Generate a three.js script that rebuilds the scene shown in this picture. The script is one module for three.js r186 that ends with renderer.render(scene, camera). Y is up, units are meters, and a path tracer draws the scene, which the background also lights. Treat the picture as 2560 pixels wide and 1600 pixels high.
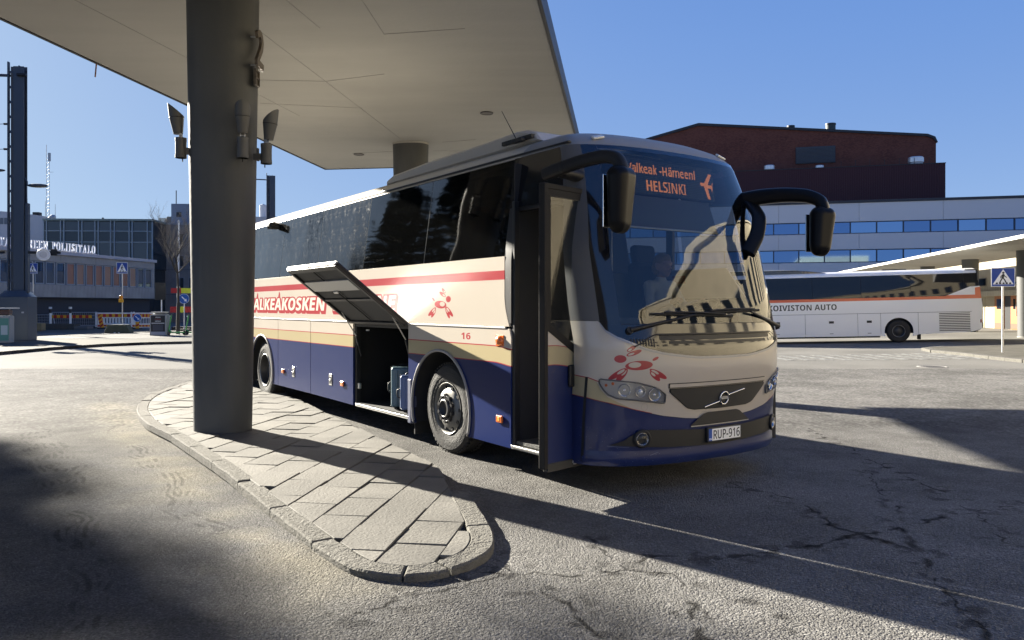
import * as THREE from 'three';
import { mergeGeometries, mergeVertices, toCreasedNormals } from 'three/addons/utils/BufferGeometryUtils.js';
import { RoundedBoxGeometry } from 'three/addons/geometries/RoundedBoxGeometry.js';
import { TextGeometry } from 'three/addons/geometries/TextGeometry.js';
import { FontLoader } from 'three/addons/loaders/FontLoader.js';
import { MarchingCubes } from 'three/addons/objects/MarchingCubes.js';

// ------------------------------------------------------------------ camera, sky, sun, exposure
const scene = new THREE.Scene();
const camera = new THREE.PerspectiveCamera(44.4, 1.6, 0.1, 900);
camera.position.set(0, 1.67, 0);
camera.lookAt(0, 1.67, -10);
camera.setViewOffset(2560, 1600, 0, 34, 2560, 1600);          // the lens is shifted so that uprights stay upright

const EXPOSURE = 5;
const renderer = new THREE.WebGLRenderer({ antialias: true });
renderer.setSize(1024, 640);
renderer.toneMapping = THREE.LinearToneMapping;
renderer.toneMappingExposure = EXPOSURE;
renderer.shadowMap.enabled = true;

const SUN_AZ = -47 * Math.PI / 180, SUN_EL = 20.4 * Math.PI / 180;   // azimuth from straight ahead, left is negative
const sunDir = new THREE.Vector3(Math.sin(SUN_AZ) * Math.cos(SUN_EL), Math.sin(SUN_EL), -Math.cos(SUN_AZ) * Math.cos(SUN_EL));
const sun = new THREE.DirectionalLight(new THREE.Color().setRGB(1, 0.93, 0.8), 5);
sun.name = 'sun';
sun.position.copy(sunDir).multiplyScalar(80);
sun.castShadow = true;
sun.shadow.mapSize.set(4096, 4096);
Object.assign(sun.shadow.camera, { left: -60, right: 60, top: 60, bottom: -60, near: 1, far: 220 });
scene.add(sun, sun.target);

{
  const W = 1024, H = 512, data = new Float32Array(W * H * 4), d = new THREE.Vector3();
  const mix = (a, b, t) => a + (b - a) * t;
  for (let j = 0; j < H; j++) {
    const el = ((j + 0.5) / H - 0.5) * Math.PI, e = Math.max(0, el * 180 / Math.PI);
    for (let i = 0; i < W; i++) {
      const ph = ((i + 0.5) / W - 0.5) * 2 * Math.PI;
      d.set(Math.cos(ph) * Math.cos(el), Math.sin(el), Math.sin(ph) * Math.cos(el));
      const ang = Math.acos(Math.min(1, d.dot(sunDir))) * 180 / Math.PI, h = Math.exp(-e / 12), z = Math.min(1, Math.max(0, (e - 18) / 60));
      const glow = Math.exp(-Math.pow(ang / 26, 1.3)), o = (j * W + i) * 4;
      const base = [mix(mix(0.085, 0.04, z), 0.44, h), mix(mix(0.24, 0.13, z), 0.63, h), mix(mix(0.68, 0.45, z), 0.88, h)];
      const g = [0.36, 0.35, 0.16];
      for (let c = 0; c < 3; c++) data[o + c] = (base[c] + g[c] * glow) / EXPOSURE;
      data[o + 3] = 1;
    }
  }
  const sky = new THREE.DataTexture(data, W, H, THREE.RGBAFormat, THREE.FloatType);
  sky.mapping = THREE.EquirectangularReflectionMapping;
  sky.magFilter = sky.minFilter = THREE.LinearFilter;
  sky.needsUpdate = true;
  scene.background = sky;
  scene.environment = sky;
}

// ------------------------------------------------------------------ helpers
const V = (x, y, z) => new THREE.Vector3(x, y, z);
let seedState = 20240417;
function rnd(a = 0, b = 1) { seedState = (seedState + 0x6d2b79f5) | 0; let t = Math.imul(seedState ^ (seedState >>> 15), 1 | seedState); t = (t + Math.imul(t ^ (t >>> 7), 61 | t)) ^ t; return a + (b - a) * (((t ^ (t >>> 14)) >>> 0) / 4294967296); }
const lerp = (a, b, t) => a + (b - a) * t, clamp = (x, a = 0, b = 1) => Math.min(b, Math.max(a, x));
const smooth = (a, b, x) => { const t = clamp((x - a) / (b - a)); return t * t * (3 - 2 * t); };
function interp(xs, ys, x) { if (x <= xs[0]) return ys[0]; for (let i = 1; i < xs.length; i++) if (x <= xs[i]) return lerp(ys[i - 1], ys[i], (x - xs[i - 1]) / (xs[i] - xs[i - 1])); return ys[ys.length - 1]; }
function hash(x, y, s) { let h = Math.imul(x, 374761393) ^ Math.imul(y, 668265263) ^ Math.imul(s + 11, 1013904223); h = Math.imul(h ^ (h >>> 13), 1274126177); return ((h ^ (h >>> 16)) >>> 0) / 4294967296; }
function vnoise(x, y, s, p = 0) {
  let ix = Math.floor(x), iy = Math.floor(y); const fx = x - ix, fy = y - iy, u = fx * fx * (3 - 2 * fx), v = fy * fy * (3 - 2 * fy);
  const w = (k) => (p ? ((k % p) + p) % p : k), x0 = w(ix), x1 = w(ix + 1), y0 = w(iy), y1 = w(iy + 1);
  return lerp(lerp(hash(x0, y0, s), hash(x1, y0, s), u), lerp(hash(x0, y1, s), hash(x1, y1, s), u), v);
}
function fbm(x, y, s, oct = 4, p = 0) { let a = 0.5, t = 0, n = 0; for (let i = 0; i < oct; i++) { t += a * vnoise(x, y, s + i * 17, p); n += a; a *= 0.5; x *= 2; y *= 2; p *= 2; } return t / n; }
function worley(x, y, s, p) { const ix = Math.floor(x), iy = Math.floor(y); let m = 9; for (let j = -1; j < 2; j++) for (let i = -1; i < 2; i++) { const a = ix + i, b = iy + j, wa = ((a % p) + p) % p, wb = ((b % p) + p) % p; const dx = a + hash(wa, wb, s) - x, dy = b + hash(wa, wb, s + 5) - y; m = Math.min(m, dx * dx + dy * dy); } return Math.sqrt(m); }
const toS = (c) => (c <= 0.0031308 ? c * 12.92 : 1.055 * Math.pow(c, 1 / 2.4) - 0.055);
function finish(t, srgb, sx, sy, ox = 0, oy = 0, repeat = true) {
  t.colorSpace = srgb ? THREE.SRGBColorSpace : THREE.NoColorSpace;
  t.wrapS = t.wrapT = repeat ? THREE.RepeatWrapping : THREE.ClampToEdgeWrapping;
  t.magFilter = t.minFilter = THREE.LinearFilter;
  t.repeat.set(sx, sy); t.offset.set(ox, oy); t.needsUpdate = true;
  return t;
}
// colour texture: fn(u, v) gives linear rgb; sx, sy are repeats per metre
function colorTex(w, h, fn, sx = 1, sy = 1, ox = 0, oy = 0, repeat = true) {
  const d = new Uint8Array(w * h * 4);
  for (let j = 0, o = 0; j < h; j++) for (let i = 0; i < w; i++, o += 4) { const c = fn((i + 0.5) / w, (j + 0.5) / h); for (let k = 0; k < 3; k++) d[o + k] = Math.round(255 * toS(clamp(c[k]))); d[o + 3] = 255; }
  return finish(new THREE.DataTexture(d, w, h), true, sx, sy, ox, oy, repeat);
}
function grayTex(w, h, fn, sx = 1, sy = 1, ox = 0, oy = 0, repeat = true) {
  const d = new Uint8Array(w * h * 4);
  for (let j = 0, o = 0; j < h; j++) for (let i = 0; i < w; i++, o += 4) { d[o] = d[o + 1] = d[o + 2] = Math.round(255 * clamp(fn((i + 0.5) / w, (j + 0.5) / h))); d[o + 3] = 255; }
  return finish(new THREE.DataTexture(d, w, h), false, sx, sy, ox, oy, repeat);
}
// canvas over a rectangle given in metres: draw(ctx, X, Y) where X and Y turn metres into pixels
function canvasTex(w, h, [x0, x1], [y0, y1], draw) {
  const c = document.createElement('canvas'); c.width = w; c.height = h;
  const ctx = c.getContext('2d'), kx = w / (x1 - x0), ky = h / (y1 - y0);
  draw(ctx, (x) => (x - x0) * kx, (y) => (y1 - y) * ky, kx, ky);
  return finish(new THREE.CanvasTexture(c), true, 1 / (x1 - x0), 1 / (y1 - y0), -x0 / (x1 - x0), -y0 / (y1 - y0), false);
}
function mat(rgb, rough = 0.8, extra = {}) {
  const { metal, ...rest } = extra, phys = ['transmission', 'clearcoat', 'ior', 'sheen', 'specularIntensity'].some((k) => k in rest);
  const m = phys ? new THREE.MeshPhysicalMaterial() : new THREE.MeshStandardMaterial();
  m.color.setRGB(...rgb); m.roughness = rough; m.metalness = metal ?? 0; m.side = THREE.DoubleSide;
  if (rest.emissive) { m.emissive.setRGB(...rest.emissive); delete rest.emissive; }
  Object.assign(m, rest);
  return m;
}
const taken = {};
function numbered(n) { const k = taken[n] = (taken[n] ?? -1) + 1; return k ? n + '_' + String(k).padStart(3, '0') : n; }
function tag(o, label, category, group, kind) { o.userData.label = label; if (category) o.userData.category = category; if (group) o.userData.group = group; if (kind) o.userData.kind = kind; return o; }
function thing(name, label, category, [x, y, z] = [0, 0, 0], turn = 0, group) { const o = new THREE.Group(); o.name = numbered(name); o.position.set(x, y, z); o.rotation.y = turn; scene.add(o); return tag(o, label, category, group); }
function mesh(parent, name, geo, m, label) {
  const g = Array.isArray(geo) ? join(geo) : geo, o = new THREE.Mesh(g, m);
  o.name = parent === scene ? numbered(name) : name; o.castShadow = o.receiveShadow = true; parent.add(o);
  if (label) o.userData.label = label;
  return o;
}
function struct(name, geo, m) { const o = mesh(scene, name, geo, m); o.userData.kind = 'structure'; return o; }
function structGroup(name) { const o = new THREE.Group(); o.name = numbered(name); o.userData.kind = 'structure'; scene.add(o); return o; }
function bare(g) { const q = g.index ? g.toNonIndexed() : g.clone(); for (const k of Object.keys(q.attributes)) if (!['position', 'normal', 'uv'].includes(k)) q.deleteAttribute(k); if (!q.attributes.normal) q.computeVertexNormals(); if (!q.attributes.uv) boxUV(q); return q; }
function join(list) { return list.length === 1 ? bare(list[0]) : mergeGeometries(list.map(bare)); }
function boxUV(g) {
  const q = g.index ? g.toNonIndexed() : g, p = q.attributes.position, uv = new Float32Array(p.count * 2), a = V(), b = V(), c = V();
  for (let i = 0; i < p.count; i += 3) {
    a.fromBufferAttribute(p, i); b.fromBufferAttribute(p, i + 1).sub(a); c.fromBufferAttribute(p, i + 2).sub(a); b.cross(c);
    const X = Math.abs(b.x), Y = Math.abs(b.y), Z = Math.abs(b.z);
    for (let k = i; k < i + 3; k++) { a.fromBufferAttribute(p, k); const s = Y >= X && Y >= Z ? [a.x, -a.z] : X >= Z ? [a.z, a.y] : [a.x, a.y]; uv[k * 2] = s[0]; uv[k * 2 + 1] = s[1]; }
  }
  q.setAttribute('uv', new THREE.BufferAttribute(uv, 2));
  return q;
}
function uvXY(g) { const p = g.attributes.position, uv = new Float32Array(p.count * 2); for (let i = 0; i < p.count; i++) { uv[2 * i] = p.getX(i); uv[2 * i + 1] = p.getY(i); } g.setAttribute('uv', new THREE.BufferAttribute(uv, 2)); return g; }
function box(x0, x1, y0, y1, z0, z1, r = 0) { const w = Math.abs(x1 - x0), h = Math.abs(y1 - y0), d = Math.abs(z1 - z0); const g = r ? new RoundedBoxGeometry(w, h, d, 1, Math.min(r, w / 2.01, h / 2.01, d / 2.01)) : new THREE.BoxGeometry(w, h, d); g.translate((x0 + x1) / 2, (y0 + y1) / 2, (z0 + z1) / 2); return boxUV(g); }
function cyl(r0, r1, h, x = 0, y = 0, z = 0, n = 16) { const g = new THREE.CylinderGeometry(r1, r0, h, n); g.translate(x, y + h / 2, z); return g; }
function rod(a, b, r, n = 8, r2 = r) { const d = b.clone().sub(a), L = d.length(), g = new THREE.CylinderGeometry(r2, r, L, n); g.translate(0, L / 2, 0); g.applyQuaternion(new THREE.Quaternion().setFromUnitVectors(V(0, 1, 0), d.normalize())); g.translate(a.x, a.y, a.z); return g; }
function tube(pts, r, seg = 24, n = 8) { return new THREE.TubeGeometry(new THREE.CatmullRomCurve3(pts.map((p) => (p.isVector3 ? p : V(...p)))), seg, r, n); }
function shapeOf(pts, holes = []) { const s = new THREE.Shape(pts.map((p) => new THREE.Vector2(p[0], p[1]))); for (const h of holes) s.holes.push(new THREE.Path(h.map((p) => new THREE.Vector2(p[0], p[1])))); return s; }
// prism of a plan outline [x, depth ahead of the camera], standing from y0 to y1
function plan(pts, y0, y1, bevel = 0, holes) {
  const g = new THREE.ExtrudeGeometry(shapeOf(pts, holes), { depth: y1 - y0 - 2 * bevel, bevelEnabled: bevel > 0, bevelSize: bevel, bevelOffset: -bevel, bevelThickness: bevel, bevelSegments: 1 });
  g.translate(0, 0, bevel); g.rotateX(-Math.PI / 2); g.translate(0, y0, 0);
  return boxUV(g);
}
// upright plate of an outline in x, y, thickness along z
function plate(pts, z0, z1, holes, bevel = 0) { const g = new THREE.ExtrudeGeometry(shapeOf(pts, holes), { depth: z1 - z0 - 2 * bevel, bevelEnabled: bevel > 0, bevelSize: bevel, bevelOffset: -bevel, bevelThickness: bevel, bevelSegments: 1, curveSegments: 8 }); g.translate(0, 0, z0 + bevel); return g; }
function grid(nu, nv, fn) { // indexed sheet; fn(u, v) gives [x, y, z, s, t]
  const p = [], uv = [], ix = [];
  for (let j = 0; j <= nv; j++) for (let i = 0; i <= nu; i++) { const q = fn(i / nu, j / nv); p.push(q[0], q[1], q[2]); uv.push(q[3] ?? q[0], q[4] ?? q[1]); }
  for (let j = 0; j < nv; j++) for (let i = 0; i < nu; i++) { const a = j * (nu + 1) + i, b = a + 1, c = a + nu + 1, d = c + 1; ix.push(a, b, d, a, d, c); }
  const g = new THREE.BufferGeometry(); g.setAttribute('position', new THREE.Float32BufferAttribute(p, 3)); g.setAttribute('uv', new THREE.Float32BufferAttribute(uv, 2)); g.setIndex(ix); g.computeVertexNormals();
  return g;
}
// bar of rounded section bent along points; ry half height, rz half width (numbers or functions of t)
function sweep(pts, ry, rz, seg = 40, nr = 14, tension = 0.4) {
  const c = new THREE.CatmullRomCurve3(pts.map((p) => V(...p)), false, 'catmullrom', tension), up = V(0, 1, 0), f = (k, t) => (typeof k === 'function' ? k(t) : k), pw = (q) => Math.sign(q) * Math.pow(Math.abs(q), 0.7);
  let prev = null;
  const frames = []; for (let i = 0; i <= seg; i++) { const t = i / seg, T = c.getTangent(t); let s = prev ? prev.clone().addScaledVector(T, -prev.dot(T)).normalize() : V().crossVectors(T, up).normalize(); prev = s; frames.push([c.getPoint(t), s, V().crossVectors(s, T).normalize()]); }
  const tube = grid(nr, seg, (u, v) => { const k = Math.round(v * seg), [p, s, n] = frames[k], a = u * 2 * Math.PI, q = p.clone().addScaledVector(s, f(rz, v) * pw(Math.cos(a))).addScaledVector(n, f(ry, v) * pw(Math.sin(a))); return [q.x, q.y, q.z]; });
  const cap = (k, v) => grid(nr, 1, (u, w) => { const [p, s, n] = frames[k], a = u * 2 * Math.PI, q = p.clone().addScaledVector(s, w * f(rz, v) * pw(Math.cos(a))).addScaledVector(n, w * f(ry, v) * pw(Math.sin(a))); return [q.x, q.y, q.z]; });
  return join([tube, cap(0, 0), cap(seg, 1)]);
}
// closed surface round tapered bones ([from, to, r from, r to]), melted together over k
function melt(bones, cell, k = 0.03) {
  const lo = V(9e9, 9e9, 9e9), hi = V(-9e9, -9e9, -9e9); for (const [a, b, ra, rb] of bones) for (const [p, r] of [[a, ra], [b, rb]]) { lo.min(V(p[0] - r, p[1] - r, p[2] - r)); hi.max(V(p[0] + r, p[1] + r, p[2] + r)); }
  const mid = lo.clone().add(hi).multiplyScalar(0.5), half = Math.max(hi.x - lo.x, hi.y - lo.y, hi.z - lo.z) / 2 + cell * 3 + 0.01, n = Math.min(150, Math.ceil(2 * half / cell)), mc = new MarchingCubes(n, new THREE.MeshStandardMaterial(), false, false, 120000), h = n / 2;
  mc.isolation = 0;
  for (let z = 0; z < n; z++) for (let y = 0; y < n; y++) for (let x = 0; x < n; x++) {
    const px = mid.x + (x - h) / h * half, py = mid.y + (y - h) / h * half, pz = mid.z + (z - h) / h * half; let d = 9;
    for (const [a, b, ra, rb] of bones) { const ux = b[0] - a[0], uy = b[1] - a[1], uz = b[2] - a[2], L = ux * ux + uy * uy + uz * uz || 1e-9, t = clamp(((px - a[0]) * ux + (py - a[1]) * uy + (pz - a[2]) * uz) / L), q = Math.hypot(px - a[0] - ux * t, py - a[1] - uy * t, pz - a[2] - uz * t) - lerp(ra, rb, t), m = clamp(0.5 + 0.5 * (d - q) / k); d = lerp(d, q, m) - k * m * (1 - m); }
    mc.field[z * n * n + y * n + x] = -d;
  }
  mc.update();
  const g = new THREE.BufferGeometry(), c = mc.count, P = mc.positionArray.slice(0, c * 3), N = mc.normalArray.slice(0, c * 3);
  for (let i = 0; i < c; i++) { P[3 * i] = mid.x + P[3 * i] * half; P[3 * i + 1] = mid.y + P[3 * i + 1] * half; P[3 * i + 2] = mid.z + P[3 * i + 2] * half; }
  g.setAttribute('position', new THREE.BufferAttribute(P, 3)); g.setAttribute('normal', new THREE.BufferAttribute(N, 3));
  return boxUV(g);
}
function arcPts(cx, cy, r, a0, a1, n) { const o = []; for (let i = 0; i <= n; i++) { const a = lerp(a0, a1, i / n); o.push([cx + r * Math.cos(a), cy + r * Math.sin(a)]); } return o; }
const PI = Math.PI;
// the lie of the land: level round the bus, gently rising to the right beyond the square
const groundY = (x, d) => 0.026 * (clamp(x, -2, 30) - 18) * smooth(21, 34, d) * smooth(-14, 0, x);
// ------------------------------------------------------------------ the asphalt square
// Plan coordinates: x to the right, d straight ahead of the camera (z = -d).
const cracks = [
  [[-0.86, 4.23], [-0.65, 4.52], [-0.38, 4.65], [-0.07, 4.86]], [[-0.2, 4.93], [0.02, 4.87], [0.2, 4.91], [0.5, 4.89], [0.71, 4.97], [0.99, 4.86], [1.05, 4.46], [0.99, 4.12], [0.97, 3.5]],
  [[-0.08, 5.16], [0.12, 4.65], [0.32, 4.46], [0.4, 4.12], [0.5, 3.5]], [[0.57, 5.6], [0.71, 4.97], [0.96, 5.25], [1.53, 5.25], [2.16, 5.51], [2.72, 5.8], [3.41, 6.25], [4.33, 6.63]],
  [[4.36, 13.15], [4.09, 11.13], [3.98, 9.52], [3.9, 8.31], [3.86, 7.21], [3.73, 6.25], [3.48, 5.33]], [[3.59, 7.91], [3.01, 6.02], [2.6, 4.86], [2.24, 3.5]], [[1.41, 4.46], [1.47, 4.23], [1.56, 3.5]],
  [[5.5, 16], [7.4, 15.6], [9.6, 16.4], [12, 16]], [[2.1, 7.4], [2.5, 6.6], [2.45, 5.9], [2.8, 5.3]],
];
const tracks = [
  [[-6.76, 11.13], [-5.18, 8.99], [-4.19, 7.54], [-3.57, 6.25], [-2.96, 5.33], [-2.53, 4.72], [-2, 3.6]], [[-7.56, 11.95], [-5.37, 8.99], [-4.14, 7.05], [-3.35, 5.8], [-2.84, 5.16]],
  [[-4.61, 9.52], [-3.68, 8.1], [-3.19, 7.54], [-2.83, 6.76], [-2.82, 6.49], [-2.5, 6.13], [-2.23, 5.91]], [[-7.75, 14.61], [-6.26, 12.4], [-5.15, 10.1]],
];
const paintedShade = [[[-3.6, 8.31], [-2.68, 6.91], [-1.95, 5.8], [-1.51, 4.93], [-1.16, 3.6]], [[-5.16, 7.91], [-3.63, 6.13], [-2.59, 4.79], [-1.96, 3.4]], [[-1.9, 6.1], [-1.37, 5.16], [-1.0, 4.3]], [[-8, 9], [-5.2, 6.2], [-3.4, 4.1]]];  // paths where tree shade is painted into the asphalt colour
const dusty = [[[-6.9, 13.4], [-5.3, 10.6], [-4.3, 9.3], [-3.4, 8.0], [-2.75, 7.1], [-2.05, 6.1], [-1.45, 5.2], [-1.05, 4.75]], [[-5.2, 10.9], [-3.9, 9.1]]];
function near(lines, x, d) {
  let m = 99;
  for (const l of lines) for (let i = 1; i < l.length; i++) {
    const [ax, ad] = l[i - 1], [bx, bd] = l[i], ux = bx - ax, ud = bd - ad, t = clamp(((x - ax) * ux + (d - ad) * ud) / (ux * ux + ud * ud)), q = Math.hypot(x - ax - ux * t, d - ad - ud * t);
    if (q < m) m = q;
  }
  return m;
}
const grit = (x, d, s, k) => { const h = hash(Math.floor(x * k), Math.floor(d * k), s); return h < 0.3 ? 0.5 + h : h > 0.82 ? 1.25 + 3.2 * (h - 0.82) : 0.95; };
function asphalt(x, d, fine) {
  const wx = (vnoise(x * 2.3, d * 2.3, 3) - 0.5) * 0.5, wd = (vnoise(x * 2.3, d * 2.3, 9) - 0.5) * 0.5, n1 = fbm(x * 0.35, d * 0.35, 1, 3), n2 = fbm(x * 1.7, d * 1.7, 2, 4), n3 = fbm(x * 6, d * 6, 12, 3);
  let v = 0.165 + 0.09 * (n1 - 0.5) + 0.09 * (n2 - 0.5) + 0.05 * (n3 - 0.5), warm = 0.4;
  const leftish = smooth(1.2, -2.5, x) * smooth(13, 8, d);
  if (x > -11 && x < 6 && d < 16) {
    const dk = near(paintedShade, x + wx, d + wd), patch = fbm(x * 1.3, d * 1.3, 71, 4), shadeMask = Math.exp(-Math.pow(dk / 1.05, 2)) * smooth(0.25, 0.6, patch + 0.25 * (n3 - 0.5)) * leftish;
    v = lerp(v * (1 - 0.22 * leftish), 0.045 + 0.03 * n3, 0.6 * shadeMask); warm -= 0.5 * shadeMask;  // left foreground shade put into the tone: darker, cooler along the paths
    const du = near(dusty, x + wx * 0.5, d + wd * 0.5), k = Math.exp(-Math.pow(du / 0.34, 2)) * (0.4 + 0.9 * fbm(x * 3, d * 3, 44, 3));
    v += 0.08 * k; warm += 0.6 * k;
    const tr = near(tracks, x + wx * 0.3, d + wd * 0.3);
    if (tr < 0.2) { const rib = smooth(0.55, 0.9, Math.abs(Math.sin(tr * 42 + 3 * vnoise(x * 5, d * 5, 61)))) * smooth(0.2, 0.05, tr) * smooth(0.35, 0.7, vnoise(x * 6, d * 6, 63)); v *= 1 - 0.4 * rib; }
  }
  if (fine) {
    const jx = (vnoise(x * 14, d * 14, 33) - 0.5) * 0.07, jd = (vnoise(x * 14, d * 14, 35) - 0.5) * 0.07, ck = near(cracks, x + wx * 0.2 + jx, d + wd * 0.2 + jd), wide = 0.006 + 0.03 * Math.pow(vnoise(x * 2.1, d * 2.1, 37), 3);
    if (ck < wide * 2) v *= 1 - 0.72 * smooth(wide * 2, wide * 0.4, ck) * smooth(0.2, 0.6, vnoise(x * 8, d * 8, 39));
    if (ck < 0.28) v *= 1 - 0.5 * smooth(0.28, 0.02, ck) * smooth(0.56, 0.7, fbm(x * 9, d * 9, 57, 3));   // crumbled spots beside the cracks
    const li = near([[[1.3, 5.72], [2.01, 5.12], [2.93, 4.49], [4.2, 3.5]]], x, d);
    if (li < 0.05) v += 0.10 * smooth(0.03, 0.012, li) * vnoise(x * 20, d * 20, 51);
    v *= 0.5 * grit(x, d, 5, 160) + 0.5 * grit(x + 0.37, d, 15, 85);
  } else v *= 0.75 * grit(x, d, 5, 36) + 0.25;
  v = Math.max(0.016, v);
  return [v * (1.0 + 0.07 * warm), v, v * (1.03 - 0.2 * warm)];
}
const stoneBump = grayTex(1024, 1024, (u, v) => {
  const a = worley(u * 96, v * 96, 1, 96), b = worley(u * 44, v * 44, 2, 44), n = fbm(u * 12, v * 12, 4, 4, 12);
  return 0.5 * smooth(0.62, 0.25, a) * (0.4 + 0.6 * hash(u * 96 | 0, v * 96 | 0, 31)) + 0.28 * smooth(0.6, 0.2, b) + 0.4 * (n - 0.3);
}, 1 / 1.15, 1 / 1.15);
const coarseBump = grayTex(512, 512, (u, v) => 0.6 * (1 - Math.min(1, worley(u * 40, v * 40, 6, 40) * 1.1)) + 0.4 * fbm(u * 10, v * 10, 8, 4, 10), 1 / 2.6, 1 / 2.6);
const NEAR = { x0: -6.4, x1: 6.4, d0: 2.4, d1: 10.8 }, MID = { x0: -22, x1: 22, d0: -8, d1: 21 };
const span = (r) => [1 / (r.x1 - r.x0), 1 / (r.d1 - r.d0), -r.x0 / (r.x1 - r.x0), -r.d0 / (r.d1 - r.d0), false];
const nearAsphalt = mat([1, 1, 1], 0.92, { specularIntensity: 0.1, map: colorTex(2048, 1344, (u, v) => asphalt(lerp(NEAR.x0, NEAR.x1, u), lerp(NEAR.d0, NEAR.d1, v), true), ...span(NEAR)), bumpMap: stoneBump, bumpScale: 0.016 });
const midAsphalt = mat([1, 1, 1], 0.88, { specularIntensity: 0.1, map: colorTex(1536, 1024, (u, v) => asphalt(lerp(MID.x0, MID.x1, u), lerp(MID.d0, MID.d1, v), false), ...span(MID)), bumpMap: stoneBump, bumpScale: 0.02 });
const farAsphalt = mat([1, 1, 1], 0.9, { specularIntensity: 0.1, map: colorTex(512, 512, (u, v) => { const n = fbm(u * 6, v * 6, 21, 5, 6), k = 0.155 + 0.09 * (n - 0.5) + 0.03 * (hash(u * 512 | 0, v * 512 | 0, 3) - 0.5); return [k * 1.03, k, k * 0.92]; }, 1 / 14, 1 / 14), bumpMap: coarseBump, bumpScale: 0.012 });
{
  const road = structGroup('asphalt_square');
  const sheet = (r, hole) => { const q = (k) => [[k.x0, k.d0], [k.x1, k.d0], [k.x1, k.d1], [k.x0, k.d1]]; const g = uvXY(new THREE.ShapeGeometry(shapeOf(q(r), hole ? [q(hole)] : []))); g.rotateX(-PI / 2); return g; };
  mesh(road, 'near_asphalt', sheet(NEAR), nearAsphalt);
  mesh(road, 'mid_asphalt', sheet(MID, NEAR), midAsphalt);
  const xs = [-500, -250, -120, -70, -45, -32, MID.x0, -14, -10, -6, -2, 2, 6, 10, 14, 18, MID.x1, 26, 30, 40, 60, 100, 250, 500], ds = [-500, -200, -90, -40, -20, MID.d0, 0, 8, 14, MID.d1, 23, 25, 27, 29, 31, 33, 35, 40, 50, 70, 110, 200, 400, 800];
  const p = [], uv = [], ix = [], w = xs.length;
  for (const d of ds) for (const x of xs) { p.push(x, groundY(x, d), -d); uv.push(x, d); }
  for (let j = 1; j < ds.length; j++) for (let i = 1; i < w; i++) {
    if (xs[i - 1] >= MID.x0 && xs[i] <= MID.x1 && ds[j - 1] >= MID.d0 && ds[j] <= MID.d1) continue;
    const a = (j - 1) * w + i - 1, b = a + 1, c = a + w, e = c + 1; ix.push(a, b, e, a, e, c);
  }
  const g = new THREE.BufferGeometry(); g.setAttribute('position', new THREE.Float32BufferAttribute(p, 3)); g.setAttribute('uv', new THREE.Float32BufferAttribute(uv, 2)); g.setIndex(ix); g.computeVertexNormals();
  mesh(road, 'far_asphalt', g, farAsphalt);
}

// ------------------------------------------------------------------ concrete, granite, paving
const stain = (u, v, s) => fbm(u * 4, v * 4, s, 5, 4);
const concreteMap = colorTex(1024, 1024, (u, v) => { const n = stain(u, v, 61), st = fbm(u * 40, v * 5, 63, 3, 5) - 0.5, k = 0.80 + 0.30 * (n - 0.5) + 0.14 * st + 0.05 * (hash(u * 1024 | 0, v * 1024 | 0, 3) - 0.5); return [k, k * 0.975, k * 0.92]; }, 1 / 3.2, 1 / 3.2);
const concreteBump = grayTex(512, 512, (u, v) => 0.5 * fbm(u * 30, v * 30, 65, 4, 30) + 0.5 * fbm(u * 5, v * 5, 67, 3, 5), 1 / 1.6, 1 / 1.6);
const soffitMap = colorTex(1024, 1024, (u, v) => { const n = fbm(u * 3, v * 3, 161, 5, 3), st = fbm(u * 4, v * 26, 163, 4, 4) - 0.5, k = 0.84 + 0.26 * (n - 0.5) + 0.12 * st; return [k, k * 0.965, k * 0.89]; }, 1 / 9, 1 / 9);
const soffitConcrete = mat([0.46, 0.465, 0.465], 0.8, { map: soffitMap, bumpMap: concreteBump, bumpScale: 0.004 });
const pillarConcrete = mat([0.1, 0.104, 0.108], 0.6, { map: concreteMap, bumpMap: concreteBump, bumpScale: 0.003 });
const grayConcrete = mat([0.36, 0.36, 0.35], 0.9, { map: concreteMap, bumpMap: concreteBump, bumpScale: 0.004 });
const graniteBump = grayTex(512, 512, (u, v) => 0.75 * fbm(u * 40, v * 40, 81, 4, 40) + 0.25 * (1 - Math.min(1, worley(u * 60, v * 60, 83, 60))), 1 / 0.8, 1 / 0.8);
const graniteMap = colorTex(512, 512, (u, v) => { const k = 0.75 + 0.35 * (fbm(u * 14, v * 14, 85, 4, 14) - 0.5) + 0.35 * (hash(u * 256 | 0, v * 256 | 0, 5) - 0.5); return [k * 1.0, k * 0.97, k * 0.9]; }, 1 / 0.8, 1 / 0.8);
const granite = mat([0.165, 0.163, 0.155], 0.9, { specularIntensity: 0.4, map: graniteMap, bumpMap: graniteBump, bumpScale: 0.014 });
const slabBump = grayTex(512, 512, (u, v) => 0.6 * fbm(u * 60, v * 60, 91, 3, 60) + 0.4 * fbm(u * 7, v * 7, 93, 4, 7), 1 / 0.9, 1 / 0.9);
const slabMap = colorTex(1024, 1024, (u, v) => { const n = fbm(u * 6, v * 6, 95, 5, 6), k = 0.78 + 0.5 * (n - 0.5) + 0.16 * (hash(u * 512 | 0, v * 512 | 0, 5) - 0.5); return [k, k * 0.965, k * 0.88]; }, 1 / 2.7, 1 / 2.7);
const slabMats = [0.162, 0.178, 0.15, 0.19].map((k) => mat([k, k * 0.99, k * 0.965], 0.8, { specularIntensity: 0.5, map: slabMap, bumpMap: slabBump, bumpScale: 0.006 }));
const sand = mat([0.07, 0.065, 0.055], 0.95, { bumpMap: stoneBump, bumpScale: 0.01 });

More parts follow.
